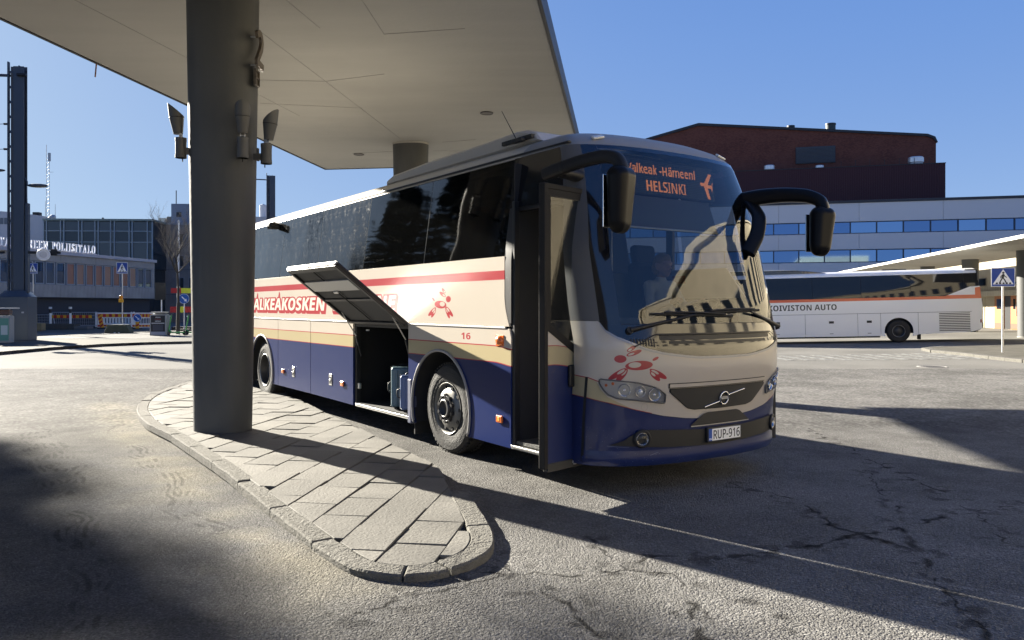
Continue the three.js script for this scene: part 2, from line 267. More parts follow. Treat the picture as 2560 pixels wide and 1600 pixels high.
// ------------------------------------------------------------------ the traffic island under the canopy
{
  const knots = [[-0.66, 4.74], [-0.98, 4.86], [-1.32, 5.3], [-1.82, 6.06], [-2.64, 7.32], [-3.45, 8.52], [-4.18, 9.58], [-4.95, 10.6], [-5.62, 11.75], [-6.1, 12.85], [-6.45, 14], [-6.7, 15.6], [-6.85, 17.2], [-6.9, 18.5], [-6.7, 19], [-6.4, 18.6], [-6.0, 17.2], [-5.35, 15.4], [-4.65, 14], [-3.72, 12.6], [-2.85, 11.35], [-2.08, 10.15], [-1.5, 8.98], [-1.12, 8.35], [-0.82, 7.9], [-0.59, 7.42], [-0.42, 6.9], [-0.28, 6.3], [-0.18, 5.85], [-0.12, 5.42], [-0.16, 5.15], [-0.28, 4.94], [-0.46, 4.79]];
  const curve = new THREE.CatmullRomCurve3(knots.map(([x, d]) => V(x, 0, d)), true, 'catmullrom', 0.4), N = 420;
  const ring = curve.getSpacedPoints(N).slice(0, N).map((p) => [p.x, p.z]);
  const rim = ring.map(([x, d], i) => (i < N * 0.47 ? 0.16 : d > 7.7 ? 0.015 : d > 6.9 ? lerp(0.17, 0.015, (d - 6.9) / 0.8) : 0.17));
  const inner = ring.map(([x, d], i) => { const a = ring[(i + N - 3) % N], b = ring[(i + 3) % N], tx = b[0] - a[0], td = b[1] - a[1], l = Math.hypot(tx, td); return [x + (td / l) * rim[i], d - (tx / l) * rim[i]]; });
  const top = (d) => 0.052 + 0.055 * smooth(4.7, 8.2, d);
  const island = structGroup('traffic_island');
  const tilt = (g) => { const p = g.attributes.position; for (let i = 0; i < p.count; i++) p.setY(i, p.getY(i) + top(-p.getZ(i))); g.deleteAttribute('normal'); g.computeVertexNormals(); return g; };
  mesh(island, 'sand_bed', tilt(plan(inner, -0.12, -0.03)), sand);
  // kerb stones, each about a metre long, split in short runs so that they follow the bend
  const step = Math.round(N / (curve.getLength() / 0.97));
  for (let i = 0; i < N; i += step) {
    const j = Math.min(N, i + step), mid = ring[Math.floor((i + j) / 2) % N];
    if (rim[Math.floor((i + j) / 2) % N] < 0.1) continue;
    const o = [], n = [], gap = 0.09;
    for (let k = i; k <= j; k++) { const t = k === i ? i + gap : k === j ? j - gap : k, a = Math.floor(t) % N, b = (a + 1) % N, f = t - Math.floor(t); o.push([lerp(ring[a][0], ring[b][0], f), lerp(ring[a][1], ring[b][1], f)]); n.push([lerp(inner[a][0], inner[b][0], f), lerp(inner[a][1], inner[b][1], f)]); }
    const g = plan([...o, ...n.reverse()], -0.1, 0.0, 0.012), p = g.attributes.position, dy = rnd(-0.004, 0.006);
    for (let k = 0; k < p.count; k++) { const x = p.getX(k), d = -p.getZ(k), r = (vnoise(x * 9, d * 9, 401) - 0.5) * 0.012; p.setY(k, p.getY(k) + top(d) + dy + (p.getY(k) > -0.03 ? r : 0)); p.setX(k, x + r * 0.6); }
    g.deleteAttribute('normal'); g.computeVertexNormals();
    mesh(island, 'kerb_stone', g, granite);
  }
  // slabs in staggered rows, cut to the outline
  const hull = (pts) => { const q = [...pts].sort((a, b) => a[0] - b[0] || a[1] - b[1]), cr = (o, a, b) => (a[0] - o[0]) * (b[1] - o[1]) - (a[1] - o[1]) * (b[0] - o[0]), half = (l) => { const h = []; for (const p of l) { while (h.length > 1 && cr(h[h.length - 2], h[h.length - 1], p) <= 1e-6) h.pop(); h.push(p); } h.pop(); return h; }; return [...half(q), ...half(q.reverse())]; };
  const inside = hull(inner).reverse(), A = 9.2 * PI / 180, sa = Math.sin(A), ca = Math.cos(A);
  const clip = (poly) => {
    let out = poly;
    for (let i = 0; i < inside.length && out.length; i++) {
      const a = inside[i], b = inside[(i + 1) % inside.length], side = (q) => (b[0] - a[0]) * (q[1] - a[1]) - (b[1] - a[1]) * (q[0] - a[0]), src = out; out = [];
      for (let k = 0; k < src.length; k++) { const p = src[k], q = src[(k + 1) % src.length], sp = -side(p), sq = -side(q); if (sp >= 0) out.push(p); if ((sp >= 0) !== (sq >= 0)) { const t = sp / (sp - sq); out.push([lerp(p[0], q[0], t), lerp(p[1], q[1], t)]); } }
    }
    return out;
  };
  const area = (q) => Math.abs(q.reduce((s, p, i) => { const n = q[(i + 1) % q.length]; return s + p[0] * n[1] - p[1] * n[0]; }, 0) / 2);
  const pitch = 0.373, len = 0.52;
  for (let r = -4; r < 26; r++) {
    const o0 = -1.28 - 0.373 * r, o1 = o0 - pitch, stagger = (r % 2 ? 0.26 : 0) + rnd(-0.05, 0.05);
    for (let k = 7; k < 38; k++) {
      const s0 = k * len + stagger, s1 = s0 + len, g = 0.003 + rnd(0, 0.004), at = (o, s) => [o * ca + s * sa, -o * sa + s * ca];
      const cut = clip([at(o0 - g, s0 + g), at(o0 - g, s1 - g), at(o1 + g, s1 - g), at(o1 + g, s0 + g)].reverse());
      if (cut.length < 3 || area(cut) < 0.012) continue;
      const q = plan(cut, -0.05, 0, 0.004), p = q.attributes.position, dy = rnd(-0.004, 0.004), tx = rnd(-0.02, 0.02), td = rnd(-0.018, 0.018), mx = cut[0][0], md = cut[0][1];
      for (let i = 0; i < p.count; i++) p.setY(i, p.getY(i) + top(-p.getZ(i)) + dy + (p.getX(i) - mx) * tx + (-p.getZ(i) - md) * td);
      mesh(island, 'paving_slab', q, slabMats[Math.floor(rnd(0, 4))]);
    }
  }
}

// ------------------------------------------------------------------ the big canopy, its two columns, lamps and numeral
const CANOPY_TURN = -7.9 * PI / 180;                       // the whole stop lies at this angle to the view
const cDir = [0.1374, 0.9905], cPerp = [0.9905, -0.1374];
const cAt = (s, w) => [-5.6 + cDir[0] * s + cPerp[0] * w, 23.6 + cDir[1] * s + cPerp[1] * w];   // s ahead of the far edge, w to the right of the left edge
const blackMetal = mat([0.02, 0.02, 0.022], 0.45, { metal: 0.6 });
const lampGray = mat([0.1, 0.1, 0.098], 0.55, { metal: 0.3 });
const steel = mat([0.5, 0.5, 0.5], 0.35, { metal: 1 });
{
  const roof = thing('bus_stop_canopy', 'long flat concrete canopy roof standing over the cream and blue coach', 'canopy');
  const L = 42, W = 7.68, H = 5.8;
  mesh(roof, 'roof_slab', plan([cAt(0, 0), cAt(0, W), cAt(-L, W), cAt(-L, 0)], H, H + 0.24, 0.012), soffitConcrete);
  for (const [w0, w1, s0, s1] of [[-0.05, 0, 0.05, -L], [W, W + 0.05, 0.05, -L]]) mesh(roof, 'edge_trim', plan([cAt(s0, w0), cAt(s0, w1), cAt(s1, w1), cAt(s1, w0)], H - 0.012, H + 0.32), blackMetal);
  mesh(roof, 'edge_trim', plan([cAt(0, 0), cAt(0.05, 0), cAt(0.05, W), cAt(0, W)], H - 0.012, H + 0.32), blackMetal);
  const seam = mat([0.3, 0.3, 0.29], 0.9);
  for (const [a, b] of [[[-3.8, 11.63], [-2.75, 19.3]], [[-3.5, 8], [-2.85, 11.63]], [[-2.09, 9.5], [-1.94, 11.89]], [[-4.6, 14.3], [-3.41, 14.38]], [[-3.41, 14.38], [-2.27, 13.93]], [[-5.12, 15.93], [-3.12, 16.32]], [[-1.94, 11.89], [-0.7, 11.65]], [[-4.3, 21.14], [-3.05, 20.86]], [[-2.1, 20.81], [-1.3, 20.81]], [[-1.75, 19.7], [-0.9, 19.4]], [[-5.9, 10.5], [-4.6, 17]]]) {
    const ux = b[0] - a[0], ud = b[1] - a[1], l = Math.hypot(ux, ud), nx = -ud / l * 0.004, nd = ux / l * 0.004;
    mesh(roof, 'casting_joint', plan([[a[0] + nx, a[1] + nd], [b[0] + nx, b[1] + nd], [b[0] - nx, b[1] - nd], [a[0] - nx, a[1] - nd]], H - 0.006, H + 0.02), seam);
  }
  for (const [x, d] of [[-0.54, 16.72], [-4.15, 21.25]]) { const c = mesh(roof, 'recessed_lamp', [cyl(0.13, 0.13, 0.012, x, H - 0.014, -d, 24)], mat([0.12, 0.11, 0.1], 0.6)); mesh(c, 'lamp_ring', new THREE.TorusGeometry(0.13, 0.012, 6, 24).rotateX(PI / 2).translate(x, H - 0.012, -d), lampGray); }
  mesh(roof, 'drip_pipe', rod(V(-7.05, H - 0.02, -13.3), V(-7.07, H - 0.24, -13.3), 0.012), mat([0.25, 0.12, 0.07], 0.8));
  const column = (name, label, x, d) => {
    const c = thing(name, label, 'column', [x, 0, -d], CANOPY_TURN);
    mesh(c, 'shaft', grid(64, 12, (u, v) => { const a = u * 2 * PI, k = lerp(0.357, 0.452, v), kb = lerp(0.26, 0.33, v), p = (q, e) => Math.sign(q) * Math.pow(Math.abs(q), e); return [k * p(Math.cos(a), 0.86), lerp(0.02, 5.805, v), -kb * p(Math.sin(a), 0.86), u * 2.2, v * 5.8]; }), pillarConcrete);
    mesh(c, 'joint_collar', grid(64, 1, (u, v) => { const a = u * 2 * PI, p = (q) => Math.sign(q) * Math.pow(Math.abs(q), 0.86), k = 1.012; return [0.452 * k * p(Math.cos(a)), lerp(5.755, 5.802, v), -0.33 * k * p(Math.sin(a))]; }), mat([0.4, 0.38, 0.34], 0.9, { bumpMap: graniteBump, bumpScale: 0.02 }));
    return c;
  };
  column('canopy_column', 'thick grey concrete column on the paved island left of the coach', -3.66, 9.93);
  column('canopy_column', 'grey concrete column rising behind the coach roof', -2.57, 19.9);

  // wall lamps: a fixed cylinder below, a tilted funnel with a slanting mouth above
  const lamp = (label, x, y, d, ax, az) => {    // ax, az: direction away from the column
    const turn = Math.atan2(ax, az), t = thing('column_spotlight', label, 'wall lamp', [x, y, -d], turn, 'spotlights on the near column');
    mesh(t, 'body', [cyl(0.066, 0.066, 0.25, 0, 0, 0, 24), cyl(0.069, 0.069, 0.045, 0, 0.205, 0, 24), cyl(0.069, 0.069, 0.045, 0, 0, 0, 24)], lampGray);
    mesh(t, 'cable_tail', rod(V(0, 0, -0.02), V(0, -0.045, -0.02), 0.007), blackMetal);
    mesh(t, 'bracket', [box(-0.03, 0.03, 0.05, 0.13, -0.16, -0.05), box(-0.022, 0.022, 0.04, 0.2, -0.12, -0.105)], lampGray);
    const head = mesh(t, 'head', grid(32, 10, (u, v) => {
      const a = u * 2 * PI, r = v < 0.5 ? lerp(0.056, 0.087, v / 0.5) : lerp(0.087, 0.09, (v - 0.5) / 0.5), cut = 0.012 + 0.088 * (1 + Math.cos(a));      // taller away from the column
      const y = v < 0.5 ? 0.4 * v : 0.2 + cut * (v - 0.5) / 0.5;
      return [r * Math.sin(a), 0.3 + y, r * Math.cos(a)];
    }), lampGray);
    head.rotation.x = 0.1;
    mesh(head, 'head_seam', new THREE.TorusGeometry(0.088, 0.004, 6, 28).rotateX(PI / 2).translate(0, 0.5, 0), blackMetal);
    mesh(head, 'floor', cyl(0.055, 0.055, 0.01, 0, 0.3, 0, 20), lampGray); mesh(head, 'lamp_glass', cyl(0.08, 0.08, 0.008, 0, 0.47, 0, 24), mat([0.3, 0.3, 0.3], 0.1));
    mesh(t, 'hinge', [rod(V(-0.03, 0.275, 0), V(0.03, 0.275, 0), 0.014), box(-0.03, -0.02, 0.24, 0.32, -0.02, 0.02), box(0.02, 0.03, 0.24, 0.32, -0.02, 0.02)], steel);
  };
  lamp('grey funnel spotlight on the left side of the near column', -4.13, 3.52, 9.78, -0.95, 0.3);
  lamp('grey funnel spotlight on the face of the near column', -3.27, 3.47, 9.52, 0.3, 0.95);
  lamp('grey funnel spotlight on the right side of the near column', -3.07, 3.45, 9.8, 0.98, 0.15);
}
const fontLoader = new FontLoader();
const fontBold = await fontLoader.loadAsync('fonts/droid/droid_sans_bold.typeface.json');
const fontSerif = await fontLoader.loadAsync('fonts/droid/droid_serif_bold.typeface.json');
const text3 = (s, size, depth, font = fontBold) => { const g = new TextGeometry(s, { font, size, depth, curveSegments: 5, bevelEnabled: false }); g.computeBoundingBox(); g.translate(-g.boundingBox.min.x, -g.boundingBox.min.y, 0); return g; };
{
  const bronze = mat([0.16, 0.13, 0.1], 0.4, { metal: 0.7 });
  const n = thing('bay_number', 'bronze numeral 2 fixed edge-on to the side of the near column', 'number sign', [-3.135, 4.62, -9.55], PI / 2 + 0.06);
  mesh(n, 'numeral', text3('2', 0.46, 0.035), bronze);
  mesh(n, 'standoff', [rod(V(0.2, 0.4, -0.1), V(0.2, 0.4, 0), 0.01), rod(V(0.2, 0.05, -0.1), V(0.2, 0.05, 0), 0.01)], steel);
  const p = thing('column_plate', 'small framed bronze plate below the numeral on the near column', 'plate', [-3.205, 4.42, -9.72], PI / 2);
  mesh(p, 'panel', box(0, 0.16, 0, 0.2, 0, 0.015), mat([0.12, 0.1, 0.075], 0.5, { metal: 0.5 }));
  mesh(p, 'frame', [box(0, 0.16, 0, 0.02, 0.015, 0.03), box(0, 0.16, 0.09, 0.11, 0.015, 0.03), box(0, 0.16, 0.18, 0.2, 0.015, 0.03), box(0, 0.02, 0.02, 0.18, 0.015, 0.03), box(0.14, 0.16, 0.02, 0.18, 0.015, 0.03)], bronze);
}
// ------------------------------------------------------------------ the cream and blue coach
// Own axes: x forward from the front axle, y up, z towards the viewer's side (the coach's right).
const CREAM = [0.53, 0.475, 0.4], BLUE = [0.009, 0.02, 0.098], TAN = [0.44, 0.37, 0.22], RED = [0.36, 0.03, 0.04];
const css = (c) => '#' + new THREE.Color().setRGB(...c).getHexString();
const coach = thing('coach_bus', 'cream and blue touring coach with open luggage flap and open front door', 'coach', [0.339, 0, -9.552], Math.atan2(-0.82, 0.572));
{
  const black = mat([0.012, 0.012, 0.013], 0.5), blackGloss = mat([0.01, 0.01, 0.012], 0.12, { clearcoat: 1, clearcoatRoughness: 0.05 }), mirrorShell = mat([0.01, 0.01, 0.011], 0.3, { specularIntensity: 0.3 }), doorTrim = mat([0.028, 0.026, 0.024], 0.6, { specularIntensity: 0.3 }), rubber = mat([0.02, 0.02, 0.02], 0.75), plastic = mat([0.02, 0.02, 0.022], 0.45, { specularIntensity: 0.6 });
  const alu = mat([0.62, 0.62, 0.6], 0.35, { metal: 0.9 }), chrome = mat([0.75, 0.75, 0.75], 0.12, { metal: 1 }), dark = mat([0.03, 0.03, 0.032], 0.9);
  const cream = mat(CREAM, 0.38, { clearcoat: 0.6, clearcoatRoughness: 0.12 });
  const dirt = (u, v) => fbm(u * 9, v * 9, 201, 4, 9);
  const paintRough = grayTex(256, 256, (u, v) => 0.3 + 0.06 * dirt(u, v), 1 / 2, 1 / 2);
  // body form: front overhang, half width and roundness of the nose at every height
  const YS = [0.2, 0.29, 0.5, 0.7, 1.1, 1.34, 1.53, 1.68, 2.13, 2.53, 2.88, 3.13, 3.2, 3.28, 3.35, 3.4, 3.43], XS = [2.72, 2.76, 2.775, 2.785, 2.83, 2.83, 2.78, 2.75, 2.62, 2.51, 2.39, 2.28, 2.235, 2.13, 1.97, 1.75, 1.4];
  const xf = (y) => interp(YS, XS, y), hw = (y) => interp([0, 2.2, 3.17, 3.24, 3.31, 3.37, 3.41, 3.43], [1.275, 1.275, 1.14, 1.1, 1.02, 0.88, 0.66, 0.4], y), nose = (y) => interp([0, 1.7, 3.13, 3.43], [0.62, 0.62, 0.42, 0.4], y), NP = 2.4;
  const wOf = (q) => Math.sign(q) * Math.pow(Math.sin(Math.min(1, Math.abs(q)) * PI / 2), 2 / NP), qOf = (w) => Math.sign(w) * Math.asin(Math.pow(Math.min(1, Math.abs(w)), NP / 2)) * 2 / PI;
  const raw = (q, y, back) => { const w = wOf(q), a = Math.abs(w), k = xf(y) - nose(y); let x = xf(y) - nose(y) * (1 - Math.pow(Math.max(0, 1 - Math.pow(a, NP)), 1 / NP)); if (Math.abs(q) > 1) x = lerp(k, back ?? k - 1, Math.abs(q) - 1); return V(x, y, w * hw(y)); };
  const S = (q, y, off = 0, back) => {
    const p = raw(q, y, back); if (!off) return p;
    const a = raw(q + 0.004, y, back).sub(raw(q - 0.004, y, back)), b = raw(q, y + 0.01, back).sub(raw(q, y - 0.01, back)), n = b.cross(a).normalize(); if (n.x < 0 && Math.abs(q) < 1) n.negate(); if (Math.abs(q) >= 1 && n.z * q < 0) n.negate();
    return p.addScaledVector(n, off);
  };
  const arcS = [0]; { let l = 0, prev = raw(0, 1.1); for (let i = 1; i <= 200; i++) { const p = raw(i / 200, 1.1); l += p.distanceTo(prev); arcS.push(l); prev = p; } }
  const sOf = (q) => { const a = Math.abs(q), e = arcS[200] + (a > 1 ? a - 1 : 0), i = Math.min(199.999, a * 200), k = Math.floor(i); return Math.sign(q) * (a >= 1 ? e : lerp(arcS[k], arcS[k + 1], i - k)); };
  const zq = (z, y = 1.2) => qOf(z / hw(y));
  const patch = (q0, q1, nu, lo, hi, nv, off = 0, back) => grid(nu, nv, (u, v) => { const q = lerp(q0, q1, u), y = lerp(typeof lo === 'function' ? lo(q) : lo, typeof hi === 'function' ? hi(q) : hi, v), p = S(q, y, off, back); return [p.x, p.y, p.z, sOf(q), y]; });
  const zOf = (q) => 1.275 * wOf(q);
  const ofZ = (zs, ys) => (q) => interp(zs, ys, Math.abs(zOf(q)));
  const darkLow = ofZ([0, 0.35, 0.5, 0.71, 0.87, 1.0, 1.1, 1.16, 1.19], [1.215, 1.22, 1.235, 1.262, 1.3, 1.355, 1.405, 1.46, 1.54]), bumperTop = ofZ([0, 0.3, 0.45, 0.69, 0.94, 1.12, 1.25, 1.275], [0.652, 0.658, 0.67, 0.705, 0.765, 0.82, 0.865, 0.88]);

  // ---- side livery (print)
  const hare = (ctx, X, Y, kx, ky, x, y, s) => {   // a running-hare emblem of ellipses, about 0.6 m long and 0.33 m high
    ctx.save(); ctx.translate(X(x), Y(y)); ctx.scale(kx * s * 0.0021, ky * s * 0.00132); ctx.translate(-1712, -1208);
    const R = css(RED), C = css(CREAM), el = (ex, ey, a, b, deg, fill) => { ctx.beginPath(); ctx.ellipse(ex, ey, a, b, deg * PI / 180, 0, 7); ctx.fillStyle = fill; ctx.fill(); };
    const leg = (x0, y0, x1, y1, w, hollow) => { const mx = (x0 + x1) / 2, my = (y0 + y1) / 2, l = Math.hypot(x1 - x0, y1 - y0) / 2, a = Math.atan2(y1 - y0, x1 - x0) * 180 / PI; el(mx, my, l, w, a, R); if (hollow) el(lerp(x0, x1, 0.3), lerp(y0, y1, 0.3), l * 0.42, w * 0.5, a, C); };
    el(1708, 1219, 64, 33, 6, R); el(1728, 1215, 29, 20, 6, C); el(1793, 1172, 27, 27, 0, R);
    leg(1765, 1150, 1698, 1110, 15, true); leg(1762, 1120, 1724, 1078, 12, true); leg(1616, 1160, 1644, 1186, 9, false);
    leg(1658, 1246, 1572, 1318, 17, true); leg(1656, 1262, 1606, 1332, 14, true); leg(1764, 1240, 1806, 1336, 15, true); leg(1768, 1238, 1842, 1320, 16, true);
    ctx.restore();
  };
  const bands = (ctx, X, Y, tanTop, tanLow, x0, x1) => {
    const run = (f, end) => { ctx.beginPath(); ctx.moveTo(X(x0), Y(f(x0))); for (let x = x0; x <= x1; x += 0.05) ctx.lineTo(X(x), Y(f(x))); ctx.lineTo(X(x1), Y(f(x1))); if (end !== undefined) { ctx.lineTo(X(x1), Y(end)); ctx.lineTo(X(x0), Y(end)); ctx.closePath(); ctx.fill(); } else ctx.stroke(); };
    ctx.fillStyle = css(TAN); run(tanTop, 0); ctx.fillStyle = css(BLUE); run(tanLow, 0);
    ctx.strokeStyle = css(RED); ctx.lineWidth = 2.6; run(tanTop); run(tanLow);
  };
  const sideTop = (x) => (x < 0.9 ? 1.266 : 1.266 - 0.03 * smooth(0.9, 1.3, x)), sideLow = (x) => sideTop(x) - 0.168;
  const sideTex = canvasTex(2048, 560, [-10.3, 2.4], [0.15, 2.25], (ctx, X, Y, kx, ky) => {
    ctx.fillStyle = css(CREAM); ctx.fillRect(0, 0, 2048, 560);
    bands(ctx, X, Y, sideTop, sideLow, -10.3, 2.4);
    ctx.fillStyle = css(RED); ctx.fillRect(X(-10.3), Y(2.034), X(1.2) - X(-10.3), 0.092 * ky);
    const word = (s, x0, x1) => {
      ctx.font = 'bold 100px sans-serif'; const k = ctx.measureText(s).width; ctx.save(); ctx.translate(X(x0), Y(1.61)); ctx.transform((X(x1) - X(x0)) / k, 0, -0.12, 0.20 * ky / 72, 0, 0);
      ctx.lineJoin = 'miter'; ctx.fillStyle = ctx.strokeStyle = css(RED); ctx.lineWidth = 17; for (let i = 0; i <= 12; i += 2) ctx.strokeText(s, i * 0.9, i);
      ctx.fillStyle = css([0.72, 0.66, 0.56]); ctx.fillText(s, 0, 0); ctx.lineWidth = 2.5; ctx.strokeStyle = css([0.72, 0.66, 0.56]); ctx.strokeText(s, 0, 0); ctx.restore();
    };
    word('VALKEAKOSKEN', -7.62, -3.72); word('LIIKENNE', -3.42, -1.36);
    hare(ctx, X, Y, kx, ky, -0.19, 1.705, 1);
    ctx.fillStyle = css(RED); ctx.font = '20px sans-serif'; ctx.save(); ctx.translate(X(0.255), Y(1.312)); ctx.scale(1.15, 1); ctx.font = 'bold 26px sans-serif'; ctx.fillText('16', 0, 0); ctx.restore();
  });
  const sidePaint = mat([1, 1, 1], 1, { map: sideTex, roughnessMap: paintRough, specularIntensity: 0.22 });

  // ---- right side: fixed panels, luggage doors
  const zSide = 1.275, panel = (name, pts, holes, label) => mesh(coach, name, uvXY(plate(pts, zSide - 0.03, zSide, holes, 0.003)), sidePaint, label);
  const skirt = (x) => 0.297 - 0.0085 * (x + 4.3) * (x > -4.3 ? 1 : 0.2);
  const upper = [[-10.2, 1.466], [1.115, 1.466]]; for (let i = 0; i <= 8; i++) { const t = i / 8; upper.push([1.19 - 0.085 * Math.sin(t * PI / 2), lerp(1.466, 1.78, t)]); }
  panel('side_panel', [...upper, [1.105, 2.176], [-10.2, 2.176]]);
  const wheelF = -0.1, wheelR = -6.75, arch = (cx, r, y0) => { const a = Math.asin((y0 - 0.5) / r); return arcPts(cx, 0.5, r, PI - a, a, 28); };
  const aF = arch(-0.22, 0.665, 0.26), aR = arch(-6.8, 0.645, 0.3);
  panel('wheel_arch_panel', [[-0.992, 1.444], [-0.992, skirt(-1)], [aF[0][0], skirt(-0.9)], ...aF, [aF[aF.length - 1][0], skirt(0.42)], [1.218, skirt(1.2)], [1.218, 1.36], [1.19, 1.444]]);
  panel('wheel_arch_panel', [[-7.75, 1.444], [-7.75, 0.3], ...aR, [-5.884, 0.3], [-5.884, 1.444]]);
  panel('luggage_door', [[-5.874, 1.444], [-5.874, 0.3], [-4.32, 0.298], [-4.32, 1.444]]);
  panel('luggage_door', [[-4.308, 1.444], [-4.308, 0.297], [-2.665, 0.284], [-2.665, 1.444]]);
  panel('rear_panel', [[-10.2, 1.444], [-10.2, 0.42], [-7.76, 0.3], [-7.76, 1.444]]);
  mesh(coach, 'belt_trim', [box(-10.2, -2.66, 1.446, 1.464, 1.262, 1.284, 0.004), box(-0.99, 1.12, 1.446, 1.464, 1.262, 1.284, 0.004)], mat([0.78, 0.76, 0.72], 0.3, { clearcoat: 0.6 }));
  const lip = (pts) => tube(pts.map(([x, y]) => V(x, y, 1.279)), 0.017, 60, 8);
  mesh(coach, 'arch_lip', lip([[aF[0][0], 0.27], ...aF, [aF[aF.length - 1][0], 0.265]]), mat([0.3, 0.29, 0.28], 0.5)); mesh(coach, 'arch_lip', lip([[aR[0][0], 0.3], ...aR]), mat([0.3, 0.29, 0.28], 0.5));
  mesh(coach, 'mudguard_strip', box(-0.99, -0.905, 0.24, 0.78, 1.2, 1.288, 0.012), mat([0.1, 0.11, 0.17], 0.5));
  mesh(coach, 'mud_flap', box(-0.98, -0.96, 0.1, 0.3, 0.75, 1.2), rubber);
  const well = (cx, r) => grid(24, 1, (u, v) => { const a = lerp(PI + 0.35, -0.35, u); return [cx + r * Math.cos(a), 0.5 + r * Math.sin(a), lerp(1.25, 0.5, v)]; });
  mesh(coach, 'wheel_well', [well(-0.22, 0.69), box(-0.95, 0.5, 0.1, 1.2, 0.48, 0.5)], dark); mesh(coach, 'wheel_well', [well(-6.8, 0.67), box(-7.5, -6.1, 0.1, 1.2, 0.3, 0.32)], dark);
  mesh(coach, 'left_side_panel', uvXY(plate([[-10.2, 0.3], [2.2, 0.27], [2.2, 1.6], [1.8, 2.1], [-10.2, 2.176]], -1.275, -1.25)), sidePaint);
  mesh(coach, 'rear_wall', plate([[-1.27, 0.4], [1.27, 0.4], [1.27, 2.2], [1.1, 3.25], [0.6, 3.42], [-0.6, 3.42], [-1.1, 3.25], [-1.27, 2.2]], -0.02, 0).rotateY(PI / 2).translate(-10.2, 0, 0), cream);

  // ---- latches and amber side lamps
  for (const [x, y] of [[-3.485, 0.581], [-5.096, 0.586]]) { const l = mesh(coach, 'door_latch', box(x - 0.055, x + 0.055, y - 0.085, y + 0.085, 1.275, 1.283, 0.004), alu); mesh(l, 'latch_bowl', box(x - 0.04, x + 0.04, y - 0.06, y + 0.045, 1.279, 1.285), black); mesh(l, 'latch_handle', box(x - 0.022, x + 0.03, y - 0.02, y + 0.005, 1.285, 1.293, 0.003), alu); }
  const amber = mat([0.75, 0.16, 0.02], 0.25, { clearcoat: 1 });
  for (const [x, y] of [[-3.027, 0.555], [-5.599, 0.563], [1.03, 0.524]]) { const b = mesh(coach, 'side_marker', box(x - 0.055, x + 0.055, y - 0.038, y + 0.038, 1.275, 1.3, 0.012), amber); mesh(b, 'reflector', box(x - 0.02, x + 0.02, y - 0.02, y + 0.02, 1.296, 1.303, 0.004), mat([0.9, 0.4, 0.08], 0.2)); }
  const ind = mesh(coach, 'turn_indicator', new THREE.SphereGeometry(0.062, 20, 14).scale(1, 0.8, 0.62).translate(1.024, 1.323, 1.282), amber); mesh(ind, 'indicator_base', box(0.955, 1.095, 1.265, 1.38, 1.274, 1.284, 0.01), amber);

  // ---- side windows
  const glassMaps = { color: colorTex(512, 256, (u, v) => { const k = 0.05 + 0.05 * Math.pow(fbm(u * 12, v * 2, 301, 4, 2), 2) * (0.3 + v); return [k, k * 1.03, k * 1.02]; }, 1 / 3.4, 1 / 1.05, 0, -0.1) };
  const glassRough = grayTex(1024, 512, (u, v) => 0.03 + 0.13 * Math.pow(fbm(u * 60, v * 9, 303, 3, 9), 1.6) + 0.16 * Math.pow(fbm(u * 90, v * 40, 305, 3, 10), 3), 1 / 3.4, 1 / 1.05, 0, -0.1);
  const glassBump = grayTex(512, 512, (u, v) => fbm(u * 4, v * 4, 307, 2, 4), 1 / 1.9, 1 / 1.9);
  const dustGlass = mat([1, 1, 1], 1, { map: glassMaps.color, roughnessMap: glassRough, transmission: 0.9, thickness: 0, ior: 1.52, bumpMap: glassBump, bumpScale: 0.004 });
  const clearGlass = mat([0.1, 0.105, 0.105], 0.015, { transmission: 1, thickness: 0, ior: 1.5 });
  const paneZ = (y) => hw(y) - 0.004, edges = [-10.15, -9.3, -7.555, -5.818, -4.082, -2.343, -0.607, 1.105];
  const sidePane = (x0, x1, y0, y1, sgn, off = 0) => grid(6, 8, (u, v) => { const x = lerp(x0, x1, u), y = lerp(y0, y1, v); return [x, y, sgn * (paneZ(y) + off), x, y]; });
  for (let i = 1; i < edges.length; i++) {
    const clean = i >= 6;
    mesh(coach, 'side_window', sidePane(edges[i - 1] + 0.006, edges[i] - 0.006, 2.186, 3.165, 1), clean ? mat([0.05, 0.052, 0.052], 0.03, { transmission: 0.96, thickness: 0, ior: 1.5, bumpMap: glassBump, bumpScale: 0.003 }) : dustGlass);
    mesh(coach, 'window_seal', grid(1, 8, (u, v) => { const y = lerp(2.18, 3.17, v); return [edges[i] + (u - 0.5) * 0.016, y, paneZ(y) - 0.003]; }), mat([0.3, 0.3, 0.29], 0.5));
    mesh(coach, 'left_window', sidePane(edges[i - 1] + 0.006, edges[i] - 0.006, 2.186, 3.165, -1), mat([0.55, 0.58, 0.58], 0.02, { transmission: 1, thickness: 0 }));
    mesh(coach, 'window_pillar', [box(edges[i] - 0.05, edges[i] + 0.05, 2.1, 3.2, -1.12, -1.08), box(edges[i] - 0.05, edges[i] + 0.05, 2.1, 3.2, 1.06, 1.1)], black);
  }
  mesh(coach, 'left_window', sidePane(1.15, 1.95, 1.75, 3.1, -1), mat([0.6, 0.62, 0.62], 0.02, { transmission: 1, thickness: 0 }), 'driver side window');
  mesh(coach, 'window_frit', [grid(2, 8, (u, v) => { const y = lerp(1.5, 3.17, v); return [lerp(1.104, 1.216, u), y, paneZ(y) + 0.002]; })], plastic, 'black pillar cover behind the door');

  // ---- roof
  const prof = []; for (const y of [3.17, 3.195, 3.2, 3.215, 3.22, 3.24, 3.28, 3.31, 3.34, 3.37, 3.39, 3.41, 3.425, 3.43]) prof.push([y >= 3.2 && y <= 3.216 ? hw(y) - 0.018 : hw(y), y]);
